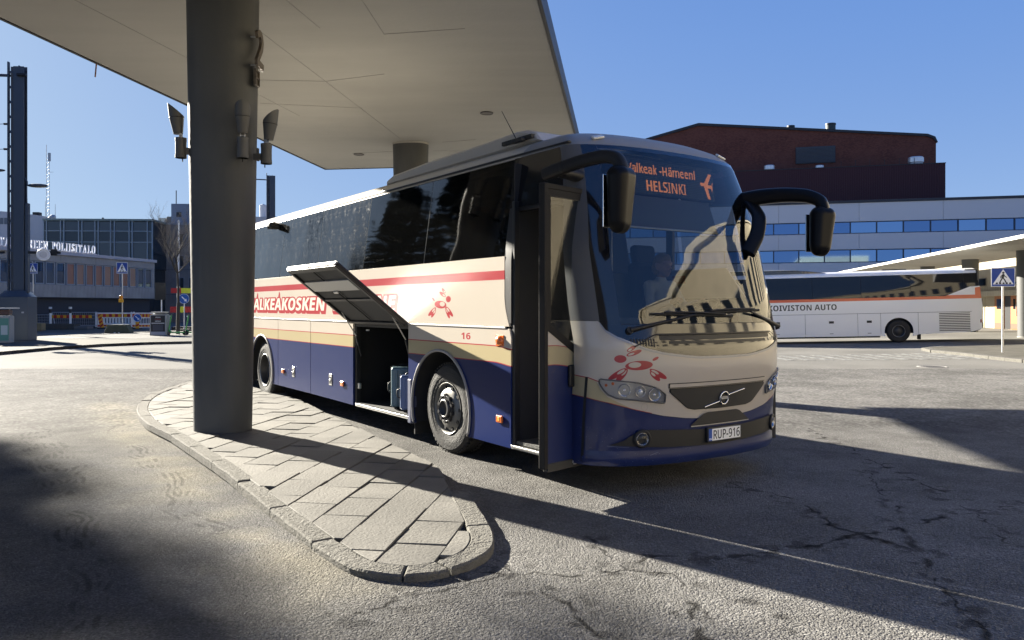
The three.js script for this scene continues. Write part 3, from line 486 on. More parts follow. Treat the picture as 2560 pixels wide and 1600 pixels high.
  const full = [...prof, ...prof.slice().reverse().map(([z, y]) => [-z, y])];
  const roofGeo = grid(full.length - 1, 12, (u, v) => { const k = Math.min(full.length - 2, Math.floor(u * (full.length - 1) + 1e-6)), p = full[Math.round(u * (full.length - 1))] ?? full[k]; return [lerp(-10.2, 1.2, v), p[1], p[0], lerp(-10.2, 1.2, v), p[1]]; });
  const roofPaint = mat([0.5, 0.46, 0.4], 0.42, { clearcoat: 0.4, clearcoatRoughness: 0.2 });
  mesh(coach, 'roof', roofGeo, roofPaint);
  mesh(coach, 'gutter_line', box(-10.2, 1.95, 3.199, 3.217, 1.1, 1.132), black);
  mesh(coach, 'roof_front', patch(-2, 2, 72, 3.17, 3.43, 12, 0, 1.2), mat([0.26, 0.255, 0.25], 0.42, { specularIntensity: 0.8 }));  // darker grey copy of the roof paint, canopy shade put into its colour
  const pod = []; for (const [x, y] of [[-2.4, 3.36], [-2.38, 3.44], [-2.2, 3.485], [-1.15, 3.52], [0.2, 3.53], [0.75, 3.545], [0.95, 3.53], [1.1, 3.48], [1.2, 3.38]]) pod.push([x, y]);
  const podGeo = plate([...pod], -0.9, 0.9, [], 0.03);
  const podMesh = mesh(coach, 'roof_pod', podGeo, roofPaint); mesh(podMesh, 'pod_grille', box(0.55, 1.1, 3.42, 3.46, 0.86, 0.935), black);
  const ant = mesh(coach, 'antenna', rod(V(0.9, 3.42, 0.98), V(0.62, 3.78, 0.98), 0.006, 6, 0.003), black); mesh(ant, 'antenna_foot', box(0.84, 1.02, 3.39, 3.43, 0.95, 1.01, 0.01), black);
  const cam = mesh(coach, 'side_camera', new RoundedBoxGeometry(0.16, 0.12, 0.2, 3, 0.05).translate(-6.22, 3.1, 1.24), rubber); mesh(cam, 'camera_lens', rod(V(-6.25, 3.07, 1.33), V(-6.255, 3.068, 1.34), 0.035, 12), blackGloss);

  // ---- nose: bumper, front panel, pillars (livery printed by arc length round the nose)
  const sz = (z) => sOf(zq(z, 1.1));
  const frontTex = canvasTex(1792, 768, [-1.8, 1.8], [0.2, 1.75], (ctx, X, Y, kx, ky) => {
    ctx.fillStyle = css(CREAM); ctx.fillRect(0, 0, 1792, 768);
    const line = (pts, sgn) => { for (const [z, y] of pts) ctx.lineTo(X(sgn * sz(z)), Y(y)); };
    for (const sg of [1, -1]) {
      const topL = [[1.275, 1.06], [1.25, 1.045], [1.21, 1.02], [1.15, 0.97], [1.05, 0.9], [0.95, 0.83], [0.85, 0.74]], low = [[1.275, 0.885], [1.25, 0.868], [1.12, 0.822], [0.94, 0.766], [0.8, 0.73]];
      ctx.fillStyle = css(TAN); ctx.beginPath(); ctx.moveTo(X(sg * 2), Y(1.075)); line(topL, sg); line(low.slice().reverse(), sg); ctx.lineTo(X(sg * 2), Y(0.9)); ctx.fill();
      ctx.fillStyle = css(CREAM); ctx.beginPath(); line([[1.22, 1.03], [1.195, 0.95], [1.15, 0.88], [1.05, 0.82], [0.9, 0.74], [0.6, 0.68], [0.6, 0.95]], sg); ctx.fill();
      ctx.strokeStyle = css(RED); ctx.lineWidth = 4; ctx.beginPath(); line([[1.275, 1.06], [1.25, 1.045], [1.2, 1.012]], sg); ctx.stroke();
      ctx.fillStyle = css(BLUE); ctx.beginPath(); ctx.moveTo(X(0), Y(0.652)); line([[0.3, 0.658], [0.45, 0.67], [0.69, 0.705], [0.94, 0.765], [1.12, 0.82], [1.25, 0.865], [1.275, 0.88]], sg); ctx.lineTo(X(sg * 2), Y(0.9)); ctx.lineTo(X(sg * 2), Y(0.1)); ctx.lineTo(X(0), Y(0.1)); ctx.fill();
      ctx.beginPath(); line([[0.8, 0.732], [0.94, 0.766], [1.12, 0.822], [1.25, 0.867], [1.275, 0.882]], sg); ctx.stroke();
    }
    hare(ctx, X, Y, kx, ky, sz(0.945), 1.17, 0.93);
    ctx.strokeStyle = css([0.4, 0.36, 0.3]); ctx.lineWidth = 1.5; ctx.beginPath(); ctx.arc(X(sz(0.87)), Y(0.79), 0.03 * kx, 0, 7); ctx.stroke();
    for (let i = 0; i < 260; i++) { ctx.fillStyle = `rgba(215,215,205,${rnd(0.25, 0.7)})`; const s = rnd(0.3, 1.5), y = rnd(0.26, 0.62); ctx.beginPath(); ctx.arc(X(s), Y(y), rnd(0.4, 1.3), 0, 7); ctx.fill(); }
    ctx.strokeStyle = 'rgba(200,200,200,0.6)'; ctx.lineWidth = 1.4; ctx.beginPath(); ctx.moveTo(X(sz(1.14)), Y(0.45)); ctx.lineTo(X(sz(0.98)), Y(0.435)); ctx.moveTo(X(sz(0.8)), Y(0.36)); ctx.lineTo(X(sz(0.72)), Y(0.385)); ctx.stroke();
  });
  const frontPaint = mat([1, 1, 1], 1, { map: frontTex, roughnessMap: paintRough, clearcoat: 0.7, clearcoatRoughness: 0.1 });
  const qP = zq(1.186, 1.5), low = (q) => (Math.abs(q) < qP ? darkLow(q) : 1.54);
  mesh(coach, 'bumper', patch(-1, 1, 96, 0.27, (q) => bumperTop(q) - 0.004, 14, 0.004), frontPaint);
  mesh(coach, 'bumper_lip', grid(96, 4, (u, v) => { const q = lerp(-0.97, 0.97, u), y = lerp(0.275, 0.405, v), p = S(q, y, 0.004 + 0.009 * Math.sin(Math.min(1, v * 1.25) * PI) ** 0.5 * smooth(0.97, 0.8, Math.abs(q))); return [p.x, p.y, p.z, sOf(q), y]; }), frontPaint);
  mesh(coach, 'front_panel', patch(-1, 1, 96, bumperTop, darkLow, 14, 0.006), frontPaint);
  for (const sg of [1, -1]) mesh(coach, 'windscreen_pillar', patch(sg * qOf(0.93), sg, 8, (q) => darkLow(q) + 0.003, 3.175, 30, 0.006), mat([0.12, 0.118, 0.12], 0.5, { specularIntensity: 0.6 }));  // same cream paint as the nose, its shade painted in as dark grey
  mesh(coach, 'nose_trim', grid(80, 2, (u, v) => { const q = lerp(-qP, qP, u), p = S(q, darkLow(q) - 0.018 + 0.022 * v, 0.012); return [p.x, p.y, p.z]; }), mat([0.35, 0.35, 0.37], 0.4, { metal: 0.5 }));
  const seam = (z, y0, y1) => grid(1, 12, (u, v) => { const q = zq(z + (u - 0.5) * 0.008), p = S(q, lerp(y0, y1, v), 0.0085); return [p.x, p.y, p.z]; });
  mesh(coach, 'panel_seam', seam(1.255, 0.3, 1.05), black); mesh(coach, 'panel_seam', seam(-1.255, 0.3, 1.05), black);

  // ---- gloss panel under the windscreen, vents, glass, frit
  mesh(coach, 'scuttle_panel', patch(-qP, qP, 80, (q) => darkLow(q) + 0.002, (q) => Math.max(darkLow(q) + 0.004, 1.512), 8, 0.004), blackGloss);
  const slot = (z0, z1, y0, y1, off, m, name, nv = 2) => mesh(coach, name, grid(30, nv, (u, v) => { const q = zq(lerp(z0, z1, u), 1.4), y = lerp(typeof y0 === 'function' ? y0(lerp(z0, z1, u)) : y0, typeof y1 === 'function' ? y1(lerp(z0, z1, u)) : y1, v), p = S(q, y, off); return [p.x, p.y, p.z]; }), m);
  slot(-0.75, 0.75, 1.372, 1.412, 0.006, black, 'air_intake'); slot(-0.66, 0.66, 1.338, 1.362, 0.006, black, 'air_intake');
  slot(-0.98, 0.98, (z) => 1.415 - 0.10 * smooth(0.78, 0.98, Math.abs(z)), (z) => 1.428 - 0.10 * smooth(0.78, 0.98, Math.abs(z)), 0.016, plastic, 'intake_lip');
  for (let i = 0; i < 9; i++) slot(0.8 + i * 0.024, 0.812 + i * 0.024, 1.315 + i * 0.005, 1.385, 0.008, plastic, 'drain_louver', 1);
  const gq = qOf(0.825);
  mesh(coach, 'windscreen', patch(-gq, gq, 64, 1.516, 3.13, 28, 0.006), clearGlass.clone());
  coach.children[coach.children.length - 1].material.color.setRGB(0.42, 0.45, 0.47); coach.children[coach.children.length - 1].material.ior = 1.7;
  for (const sg of [1, -1]) mesh(coach, 'windscreen_frit', patch(sg * gq, sg * qOf(0.93), 8, 1.512, 3.172, 26, 0.005), blackGloss);
  mesh(coach, 'windscreen_frit', patch(-gq, gq, 50, 3.13, 3.172, 2, 0.005), blackGloss);

  // ---- headlamps
  const lampTop = (z) => interp([0.68, 0.73, 0.8, 0.95, 1.21], [0.89, 0.93, 0.968, 1.01, 1.04], z), lampLow = (z) => interp([0.68, 0.7, 0.94, 1.09, 1.16, 1.21], [0.83, 0.822, 0.855, 0.872, 0.91, 1.02], z);
  const silver = mat([0.45, 0.46, 0.48], 0.3, { metal: 0.85 }), lens = mat([0.97, 0.97, 0.98], 0.02, { transmission: 1, thickness: 0, ior: 1.45 });
  const bowl = (r) => new THREE.LatheGeometry([[r * 0.16, -0.03], [r * 0.5, -0.026], [r * 0.8, -0.012], [r * 0.97, 0.006], [r, 0.012], [r * 1.07, 0.01], [r * 1.1, 0]].map((p) => new THREE.Vector2(...p)), 24);
  const faceOut = (g, q, y, off) => { const p = S(q, y, off), n = S(q, y, 0.05).sub(S(q, y, 0)).normalize(); g.applyQuaternion(new THREE.Quaternion().setFromUnitVectors(V(0, 1, 0), n)); g.translate(p.x, p.y, p.z); return g; };
  for (const sg of [1, -1]) {
    const zone = (off) => grid(30, 5, (u, v) => { const z = lerp(0.685, 1.205, u), q = zq(z, 0.95), y = lerp(lampLow(z), lampTop(z), v), p = S(sg * q, y, off); return [p.x, p.y, p.z]; });
    const h = mesh(coach, 'headlight', zone(0.009), silver);
    for (const [z, y, r] of [[1.045, 0.945, 0.052], [0.92, 0.928, 0.045], [0.795, 0.9, 0.055]]) { const q = sg * zq(z, 0.95); mesh(h, 'reflector', faceOut(bowl(r), q, y, 0.014), chrome); mesh(h, 'bulb', faceOut(new THREE.SphereGeometry(r * (r < 0.05 ? 0.55 : 0.24), 12, 8), q, y, 0.012), mat([0.7, 0.72, 0.75], 0.05, { metal: r < 0.05 ? 0.2 : 0.8 })); }
    for (const [z, y] of [[1.165, 0.985], [1.125, 1.0]]) mesh(h, 'indicator_bulb', faceOut(cyl(0.014, 0.011, 0.012, 0, 0, 0, 10), sg * zq(z, 0.95), y, 0.01), mat([0.5, 0.12, 0.03], 0.3));
    mesh(h, 'lens', zone(0.034), lens);
    const rimPts = []; for (let i = 0; i <= 20; i++) { const z = lerp(0.69, 1.2, i / 20); rimPts.push(S(sg * zq(z, 0.95), lampTop(z), 0.02)); } for (let i = 20; i >= 0; i--) { const z = lerp(0.69, 1.2, i / 20); rimPts.push(S(sg * zq(z, 0.95), lampLow(z), 0.02)); }
    mesh(h, 'lens_rim', new THREE.TubeGeometry(new THREE.CatmullRomCurve3(rimPts, true, 'catmullrom', 0.2), 90, 0.007, 6, true), mat([0.1, 0.1, 0.1], 0.4));
    const fq = sg * zq(0.885, 0.5); const fg = mesh(coach, 'fog_light', faceOut(bowl(0.052), fq, 0.515, 0.03), chrome); mesh(fg, 'fog_lens', faceOut(new THREE.SphereGeometry(0.05, 16, 10).scale(1, 0.5, 1), fq, 0.515, 0.036), mat([0.9, 0.9, 0.9], 0.04, { transmission: 1, thickness: 0 }));
    mesh(fg, 'fog_ring', faceOut(new THREE.TorusGeometry(0.068, 0.016, 8, 24).rotateX(PI / 2), fq, 0.515, 0.03), plastic);
    mesh(coach, 'clearance_lamp', faceOut(new RoundedBoxGeometry(0.05, 0.025, 0.13, 1, 0.01), sg * zq(0.86, 3.25), 3.25, 0.014), mat([0.8, 0.78, 0.7], 0.2, { clearcoat: 1 }));
  }

  // ---- grille, flap, emblem, number plate
  const zone2 = (z0, z1, lo, hi, off, m, name, nv = 4) => mesh(coach, name, grid(48, nv, (u, v) => { const z = lerp(z0, z1, u), q = zq(z, 0.8), p = S(q, lerp(lo(z), hi(z), v), off); return [p.x, p.y, p.z, z, p.y]; }), m);
  const gMat = mat([0.025, 0.025, 0.026], 0.5), creamStrip = mat(CREAM, 0.36, { clearcoat: 0.6 });
  zone2(-0.66, 0.66, () => 0.948, () => 0.992, 0.0095, black, 'slot_groove'); zone2(-0.65, 0.65, () => 0.955, () => 0.985, 0.014, creamStrip, 'slot_panel');
  const gl = (z) => interp([0, 0.36, 0.44, 0.62, 0.645], [0.742, 0.748, 0.765, 0.9, 0.925], Math.abs(z));
  zone2(-0.648, 0.648, (z) => gl(z) - 0.008, () => 0.945, 0.008, black, 'grille_groove'); zone2(-0.64, 0.64, gl, () => 0.938, 0.018, gMat, 'grille');
  const fTop = (z) => interp([0, 0.2, 0.25, 0.39], [0.71, 0.71, 0.695, 0.605], Math.abs(z));
  zone2(-0.39, 0.39, () => 0.595, fTop, 0.02, gMat, 'hatch_cover'); zone2(-0.395, 0.395, () => 0.588, () => 0.597, 0.024, alu, 'hatch_edge', 1);
  const lgT = (z) => interp([0, 0.25, 0.86, 0.95, 1.03, 1.12], [0.555, 0.56, 0.592, 0.565, 0.5, 0.465], Math.abs(z)), lgB = (z) => interp([0, 0.7, 1.03, 1.12], [0.405, 0.43, 0.455, 0.46], Math.abs(z));
  zone2(-1.12, 1.12, lgB, lgT, 0.024, mat([0.018, 0.018, 0.018], 0.55), 'lower_grille');
  const em = mesh(coach, 'emblem', faceOut(new THREE.TorusGeometry(0.057, 0.0085, 8, 40).rotateX(PI / 2), zq(0.0, 0.83), 0.83, 0.03), chrome);
  mesh(em, 'emblem_arrow', faceOut(new THREE.ConeGeometry(0.016, 0.03, 4), zq(-0.042, 0.88), 0.876, 0.026), chrome);
  const barA = S(zq(0.245, 0.76), 0.76, 0.024), barB = S(zq(-0.285, 0.9), 0.898, 0.024);
  mesh(em, 'emblem_bar', [rod(barA, S(zq(0.052), 0.803, 0.026), 0.008, 6), rod(S(zq(-0.052), 0.856, 0.026), barB, 0.008, 6)], chrome);
  const nameTex = canvasTex(128, 32, [-0.05, 0.05], [-0.0125, 0.0125], (ctx) => { ctx.fillStyle = '#b9b9b9'; ctx.fillRect(0, 0, 128, 32); ctx.fillStyle = '#111'; ctx.font = 'bold 27px serif'; ctx.textAlign = 'center'; ctx.fillText('VOLVO', 64, 26, 116); });
  mesh(em, 'emblem_name', uvXY(new THREE.PlaneGeometry(0.094, 0.025)).rotateY(PI / 2).translate(xf(0.83) + 0.034, 0.83, 0), mat([1, 1, 1], 0.3, { map: nameTex, metal: 0.3 }));
  const plateTex = canvasTex(512, 136, [-0.2225, 0.2225], [-0.059, 0.059], (ctx) => {
    ctx.fillStyle = '#f2f2ee'; ctx.fillRect(0, 0, 512, 136); ctx.fillStyle = '#1c4fa8'; ctx.fillRect(0, 0, 56, 136); ctx.strokeStyle = '#111'; ctx.lineWidth = 5; ctx.strokeRect(3, 3, 506, 130);
    ctx.fillStyle = '#fff'; ctx.font = 'bold 26px sans-serif'; ctx.textAlign = 'center'; ctx.fillText('FIN', 29, 122, 44); ctx.fillStyle = '#0a0a0a'; ctx.font = '124px sans-serif'; ctx.textAlign = 'left'; ctx.lineWidth = 3; ctx.strokeStyle = '#0a0a0a'; ctx.fillText('RUP-916', 68, 114, 432); ctx.strokeText('RUP-916', 68, 114, 432);
  });
  const np = mesh(coach, 'number_plate', uvXY(new THREE.PlaneGeometry(0.445, 0.118)).rotateY(PI / 2).translate(2.8265, 0.5, -0.012), mat([1, 1, 1], 0.4, { map: plateTex })); mesh(np, 'plate_frame', box(2.79, 2.824, 0.432, 0.568, -0.245, 0.221, 0.008), black);

  // ---- wipers
  const wiper = (z0, y0, z1, y1, za, ya, zb, yb) => {
    const at = (z, y, o) => S(zq(z, y), y, o), a = at(z0, y0, 0.045), b = at(z1, y1, 0.05), w = mesh(coach, 'wiper', rod(a, b, 0.022, 8, 0.011), plastic);
    mesh(w, 'wiper_hub', faceOut(cyl(0.034, 0.028, 0.04, 0, 0, 0, 14), zq(z0, y0), y0, 0.012), plastic);
    const pts = []; for (let i = 0; i <= 8; i++) { const t = i / 8; pts.push(at(lerp(za, zb, t), lerp(ya, yb, t), 0.02)); }
    mesh(w, 'wiper_blade', tube(pts, 0.011, 20, 6), rubber); mesh(w, 'blade_spine', tube(pts.map((p, i) => p.clone().add(V(0.016, 0.012 + 0.012 * Math.sin(i / 8 * PI), 0))).slice(1, 8), 0.009, 16, 6), plastic);
  };
  wiper(1.0, 1.455, 0.36, 1.585, 0.8, 1.6, -0.16, 1.575); wiper(-1.06, 1.46, -0.42, 1.612, 0.27, 1.607, -0.62, 1.63);

  // ---- mirrors
  const headGeo = (w, h, d) => { const g = new RoundedBoxGeometry(w, h, d, 5, Math.min(w, d) * 0.46); const p = g.attributes.position; for (let i = 0; i < p.count; i++) { const t = p.getY(i) / h + 0.5, k = lerp(0.74, 1.0, smooth(0, 0.55, t)); p.setX(i, p.getX(i) * k); p.setZ(i, p.getZ(i) * k); } g.computeVertexNormals(); return g; };
  const mr = mesh(coach, 'mirror', headGeo(0.2, 0.56, 0.29).rotateY(0.35).rotateZ(-0.05).translate(2.8, 2.56, 1.265), mirrorShell, 'right mirror hanging from its arm');
  mesh(mr, 'mirror_arm', sweep([[1.97, 2.87, 1.42], [2.2, 2.9, 1.4], [2.45, 2.925, 1.37], [2.66, 2.935, 1.32], [2.78, 2.9, 1.285], [2.83, 2.8, 1.27], [2.835, 2.7, 1.265]], 0.058, 0.05), plastic); mesh(mr, 'arm_joint', rod(V(2.1, 2.86, 1.12), V(2.12, 2.88, 1.4), 0.055, 12), plastic); mesh(mr, 'arm_band', sweep([[2.2, 2.9, 1.4], [2.23, 2.903, 1.397]], 0.061, 0.053, 2), black);
  mesh(mr, 'mirror_glass', new RoundedBoxGeometry(0.01, 0.44, 0.22, 2, 0.004).rotateY(0.35).translate(2.7, 2.55, 1.3), mat([0.8, 0.82, 0.85], 0.02, { metal: 1 }));
  const ml = mesh(coach, 'mirror', headGeo(0.2, 0.5, 0.25).rotateY(-0.4).rotateX(-0.12).translate(2.975, 2.42, -1.285), mirrorShell, 'left mirror hanging from its arm');
  mesh(ml, 'mirror_arm', sweep([[2.15, 2.77, -0.95], [2.4, 2.81, -1.07], [2.62, 2.815, -1.17], [2.82, 2.79, -1.26], [2.94, 2.73, -1.31], [2.985, 2.62, -1.315], [2.99, 2.5, -1.3]], (t) => lerp(0.088, 0.06, Math.min(1, t * 1.3)), 0.07), mirrorShell); mesh(ml, 'arm_stem', sweep([[2.3, 2.77, -1.02], [2.47, 2.6, -0.96], [2.56, 2.4, -0.82], [2.575, 2.2, -0.66]], 0.035, 0.075), mirrorShell);
  mesh(ml, 'mirror_glass', new RoundedBoxGeometry(0.01, 0.38, 0.18, 2, 0.004).rotateY(-0.4).translate(2.87, 2.41, -1.31), mat([0.8, 0.82, 0.85], 0.02, { metal: 1 }));

  // ---- destination display
  const DOT = 5, COLS = 160, ROWS = 38;
  const dots = document.createElement('canvas'); dots.width = COLS; dots.height = ROWS; { const c = dots.getContext('2d'); c.fillStyle = '#fff'; c.textBaseline = 'alphabetic'; c.font = '15px sans-serif'; c.fillText('Valkeak -Hämeenl', 6, 15, 124); c.font = '17px sans-serif'; c.fillText('HELSINKI', 36, 34, 76); c.save(); c.translate(146, 20); c.rotate(0.15); c.fillRect(-11, -2, 22, 4); c.beginPath(); c.moveTo(3, -2); c.lineTo(9, -15); c.lineTo(4, -15); c.lineTo(-4, -2); c.moveTo(3, 2); c.lineTo(9, 15); c.lineTo(4, 15); c.lineTo(-4, 2); c.moveTo(9, 0); c.lineTo(12, -6); c.lineTo(12, 6); c.fill(); c.restore(); }
  const lit = dots.getContext('2d').getImageData(0, 0, COLS, ROWS).data;
  const led = (on) => canvasTex(COLS * DOT, ROWS * DOT, [-0.62, 0.62], [-0.165, 0.165], (ctx) => { ctx.fillStyle = on ? '#000' : '#0d1018'; ctx.fillRect(0, 0, 2000, 2000); for (let j = 0; j < ROWS; j++) for (let i = 0; i < COLS; i++) { const a = lit[(j * COLS + i) * 4 + 3] > 105; if (on && a) { ctx.fillStyle = '#fff'; ctx.fillRect(i * DOT + 0.5, j * DOT + 0.5, DOT - 0.8, DOT - 0.8); } } if (!on) for (let j = 0; j < ROWS; j += 2) { ctx.fillStyle = '#2a3040'; ctx.fillRect(0, j * DOT, 2000, 2); } });
  const disp = mesh(coach, 'destination_display', uvXY(new THREE.PlaneGeometry(1.24, 0.33)).rotateZ(0).rotateX(-0.12).rotateY(PI / 2).translate(xf(2.9) - 0.13, 2.9, 0.1), mat([1, 1, 1], 0.5, { map: led(false), emissive: [0.34, 0.1, 0.022], emissiveMap: led(true) }));
  mesh(disp, 'display_case', [box(2.02, 2.2, 2.7, 2.73, -0.56, 0.76), box(2.02, 2.2, 3.07, 3.1, -0.56, 0.76), box(2.0, 2.03, 2.7, 3.1, -0.56, 0.76)], dark);
  mesh(coach, 'sun_blind', grid(1, 1, (u, v) => [lerp(2.36, 2.24, v), lerp(2.4, 2.72, v), lerp(-0.46, 0.98, u)]), mat([0.16, 0.17, 0.19], 0.8, { transmission: 0.35 }));
  mesh(coach, 'blind_bar', rod(V(2.36, 2.4, -0.46), V(2.36, 2.4, 0.98), 0.012), alu); mesh(coach, 'blind_stay', rod(V(2.33, 2.41, -0.44), V(2.22, 2.73, -0.05), 0.01), alu);

  // ---- interior
  mesh(coach, 'inner_lining', box(-10.1, 1.0, 1.5, 2.12, -1.235, -1.215), dark); mesh(coach, 'inner_lining', box(1.0, 2.0, 0.95, 1.76, -1.235, -1.215), dark); mesh(coach, 'inner_lining', patch(-0.97, 0.97, 40, 0.5, (q) => Math.max(0.6, darkLow(q) - 0.02), 4, -0.03), dark); mesh(coach, 'inner_lining', patch(-1, -qOf(0.9), 6, 1.4, 3.1, 8, -0.03), dark);
  const seatCloth = mat([0.02, 0.026, 0.05], 0.95), trimGray = mat([0.12, 0.12, 0.13], 0.8);
  mesh(coach, 'cabin_floor', box(-10.1, 1.05, 1.448, 1.5, -1.24, 1.24), dark); mesh(coach, 'ceiling', box(-10.1, 1.9, 3.12, 3.15, -1.0, 1.0), mat([0.2, 0.2, 0.21], 0.9));
  for (const s of [1, -1]) mesh(coach, 'luggage_rack', box(-9.9, 0.6, 2.85, 3.1, s * 0.62, s * 1.03, 0.05), trimGray);
  const seatGeo = () => [new RoundedBoxGeometry(0.46, 0.14, 0.44, 2, 0.05).translate(0, 0.42, 0), new RoundedBoxGeometry(0.14, 0.82, 0.44, 3, 0.06).rotateZ(0.22).translate(-0.3, 0.84, 0), box(-0.12, 0.12, 0, 0.38, -0.03, 0.03)];
  const seatShared = join(seatGeo()), restShared = join([new RoundedBoxGeometry(0.1, 0.2, 0.3, 2, 0.04).rotateZ(0.22).translate(-0.4, 1.2, 0)]);
  for (let r = 0; r < 11; r++) for (const z of [-0.98, -0.52, 0.52, 0.98]) { const s = mesh(coach, 'passenger_seat', seatShared, seatCloth); s.position.set(0.55 - r * 0.84, 1.5, z); mesh(s, 'headrest', restShared, mat([0.16, 0.05, 0.05], 0.9)); }
  mesh(coach, 'driver_floor', box(1.05, 2.3, 0.95, 1.0, -1.22, 0.05), dark); mesh(coach, 'dashboard', [new RoundedBoxGeometry(0.42, 0.5, 1.28, 3, 0.1).translate(2.22, 1.25, -0.58), new RoundedBoxGeometry(0.36, 0.3, 1.0, 3, 0.08).translate(2.3, 1.32, 0.55)], mat([0.045, 0.045, 0.05], 0.7));
  const wheelS = mesh(coach, 'steering_wheel', new THREE.TorusGeometry(0.23, 0.018, 8, 32).rotateX(PI / 2).rotateZ(0.45).translate(1.95, 1.64, -0.63), plastic); mesh(wheelS, 'column', rod(V(1.95, 1.62, -0.63), V(2.12, 1.3, -0.63), 0.03), plastic); mesh(wheelS, 'spoke', box(1.93, 1.97, 1.62, 1.65, -0.85, -0.41, 0.01), plastic);
  const ds = mesh(coach, 'driver_seat', [new RoundedBoxGeometry(0.48, 0.16, 0.48, 3, 0.06).translate(1.5, 1.4, -0.63), new RoundedBoxGeometry(0.15, 0.78, 0.48, 3, 0.06).rotateZ(0.16).translate(1.22, 1.78, -0.63), box(1.33, 1.63, 1.0, 1.34, -0.75, -0.51)], seatCloth); mesh(ds, 'headrest', new RoundedBoxGeometry(0.11, 0.26, 0.34, 3, 0.05).rotateZ(0.16).translate(1.13, 2.24, -0.63), seatCloth);
  mesh(coach, 'partition', [box(0.98, 1.02, 1.5, 2.05, 0.15, 1.2), box(0.98, 1.02, 1.5, 2.05, -1.22, -0.25)], trimGray);
  // doorway: steps, walls, sill, grab rails
  mesh(coach, 'entry_step', box(1.24, 2.2, 0.3, 0.33, 0.0, 1.24), mat([0.07, 0.07, 0.065], 0.9, { bumpMap: stoneBump, bumpScale: 0.006 })); mesh(coach, 'entry_step', box(1.24, 2.15, 0.33, 0.62, -0.02, 0.62), dark); mesh(coach, 'entry_step', box(1.24, 2.15, 0.6, 0.95, -0.02, 0.3), dark);
  mesh(coach, 'entry_wall', [box(1.222, 1.238, 0.29, 3.1, -0.02, 1.24), box(2.19, 2.205, 0.29, 1.25, 0.0, 0.95)], mat([0.022, 0.022, 0.024], 0.8)); mesh(coach, 'entry_wall', box(1.24, 2.15, 0.95, 1.55, -0.06, -0.02), trimGray);
  mesh(coach, 'door_sill', [box(1.225, 2.2, 0.268, 0.29, 1.235, 1.285, 0.004), box(1.225, 2.2, 0.255, 0.266, 1.245, 1.275)], alu);
  mesh(coach, 'door_post', [box(1.218, 1.262, 0.28, 2.72, 1.2, 1.262, 0.006)], black); mesh(coach, 'grab_rail', tube([[1.62, 1.02, 0.62], [1.5, 0.82, 0.66], [1.42, 0.72, 0.68]], 0.017), mat([0.75, 0.75, 0.72], 0.3)); mesh(coach, 'grab_rail', tube([[2.02, 1.35, 0.75], [1.98, 1.15, 0.85], [1.9, 1.02, 0.95]], 0.017), mat([0.75, 0.75, 0.72], 0.3));
  mesh(coach, 'door_header', [patch(1, 2, 6, 2.66, 3.172, 8, 0.004, 1.1)], blackGloss); mesh(coach, 'door_header', box(1.22, 2.05, 2.62, 2.68, 1.1, 1.2, 0.01), plastic);
  mesh(coach, 'underbody', [box(-9.9, -7.6, 0.32, 1.44, -1.22, 1.22), box(-6.0, -2.7, 0.33, 1.44, -1.22, 1.22), box(-7.6, -6.0, 0.4, 1.44, -0.4, 0.28), box(-0.96, 1.2, 0.35, 1.44, -1.22, 0.46), box(1.2, 2.5, 0.3, 0.95, -1.2, -0.03)], dark);
  const bay = mesh(coach, 'luggage_bay', [box(-2.66, -0.985, 0.318, 0.33, -1.2, 1.25), box(-2.69, -2.67, 0.33, 1.44, -1.2, 1.25), box(-0.985, -0.965, 0.33, 1.44, -1.2, 1.25), box(-2.66, -0.985, 0.33, 1.44, -1.22, -1.2)], mat([0.02, 0.02, 0.02], 0.95));
  mesh(bay, 'bay_sill', [box(-2.6, -1.0, 0.302, 0.317, 1.2, 1.272, 0.003), box(-2.6, -1.0, 0.278, 0.298, 1.225, 1.266, 0.003)], alu); mesh(bay, 'bay_frame', [box(-2.665, -2.6, 0.29, 1.44, 1.19, 1.25), box(-2.6, -1.0, 1.39, 1.44, 1.19, 1.25)], black); mesh(bay, 'door_catch', box(-2.6, -2.54, 0.52, 0.6, 1.2, 1.24, 0.008), alu); mesh(bay, 'bay_lamp', cyl(0.025, 0.025, 0.02, -2.45, 1.33, 1.15, 10).rotateX(0), mat([0.8, 0.8, 0.78], 0.4));

  // ---- raised luggage flap
  const flap = mesh(coach, 'luggage_flap', box(-2.655, -0.995, 0, 1.175, 0, 0.022, 0.004), mat([0.03, 0.03, 0.031], 0.7), 'raised luggage flap showing its dark inside');
  flap.position.set(0, 1.442, 1.285); flap.rotation.x = Math.atan2(0.922, 0.727); flap.scale.z = -1;
  const fr = mat([0.016, 0.016, 0.017], 0.45), tray = mat([0.05, 0.05, 0.05], 0.7);
  mesh(flap, 'flap_frame', [box(-2.655, -2.59, 0.02, 1.17, -0.035, 0, 0.008), box(-1.06, -0.995, 0.02, 1.17, -0.035, 0, 0.008), box(-2.59, -1.06, 1.1, 1.17, -0.035, 0, 0.008), box(-2.59, -1.06, 0.02, 0.07, -0.035, 0, 0.008), box(-2.59, -1.06, 0.5, 0.545, -0.026, 0, 0.006)], fr);
  mesh(flap, 'flap_lining', [box(-2.58, -1.83, 0.075, 0.495, -0.006, -0.001), box(-1.815, -1.07, 0.075, 0.495, -0.006, -0.001), box(-2.58, -1.83, 0.55, 1.095, -0.006, -0.001), box(-1.815, -1.07, 0.55, 1.095, -0.006, -0.001)], tray);
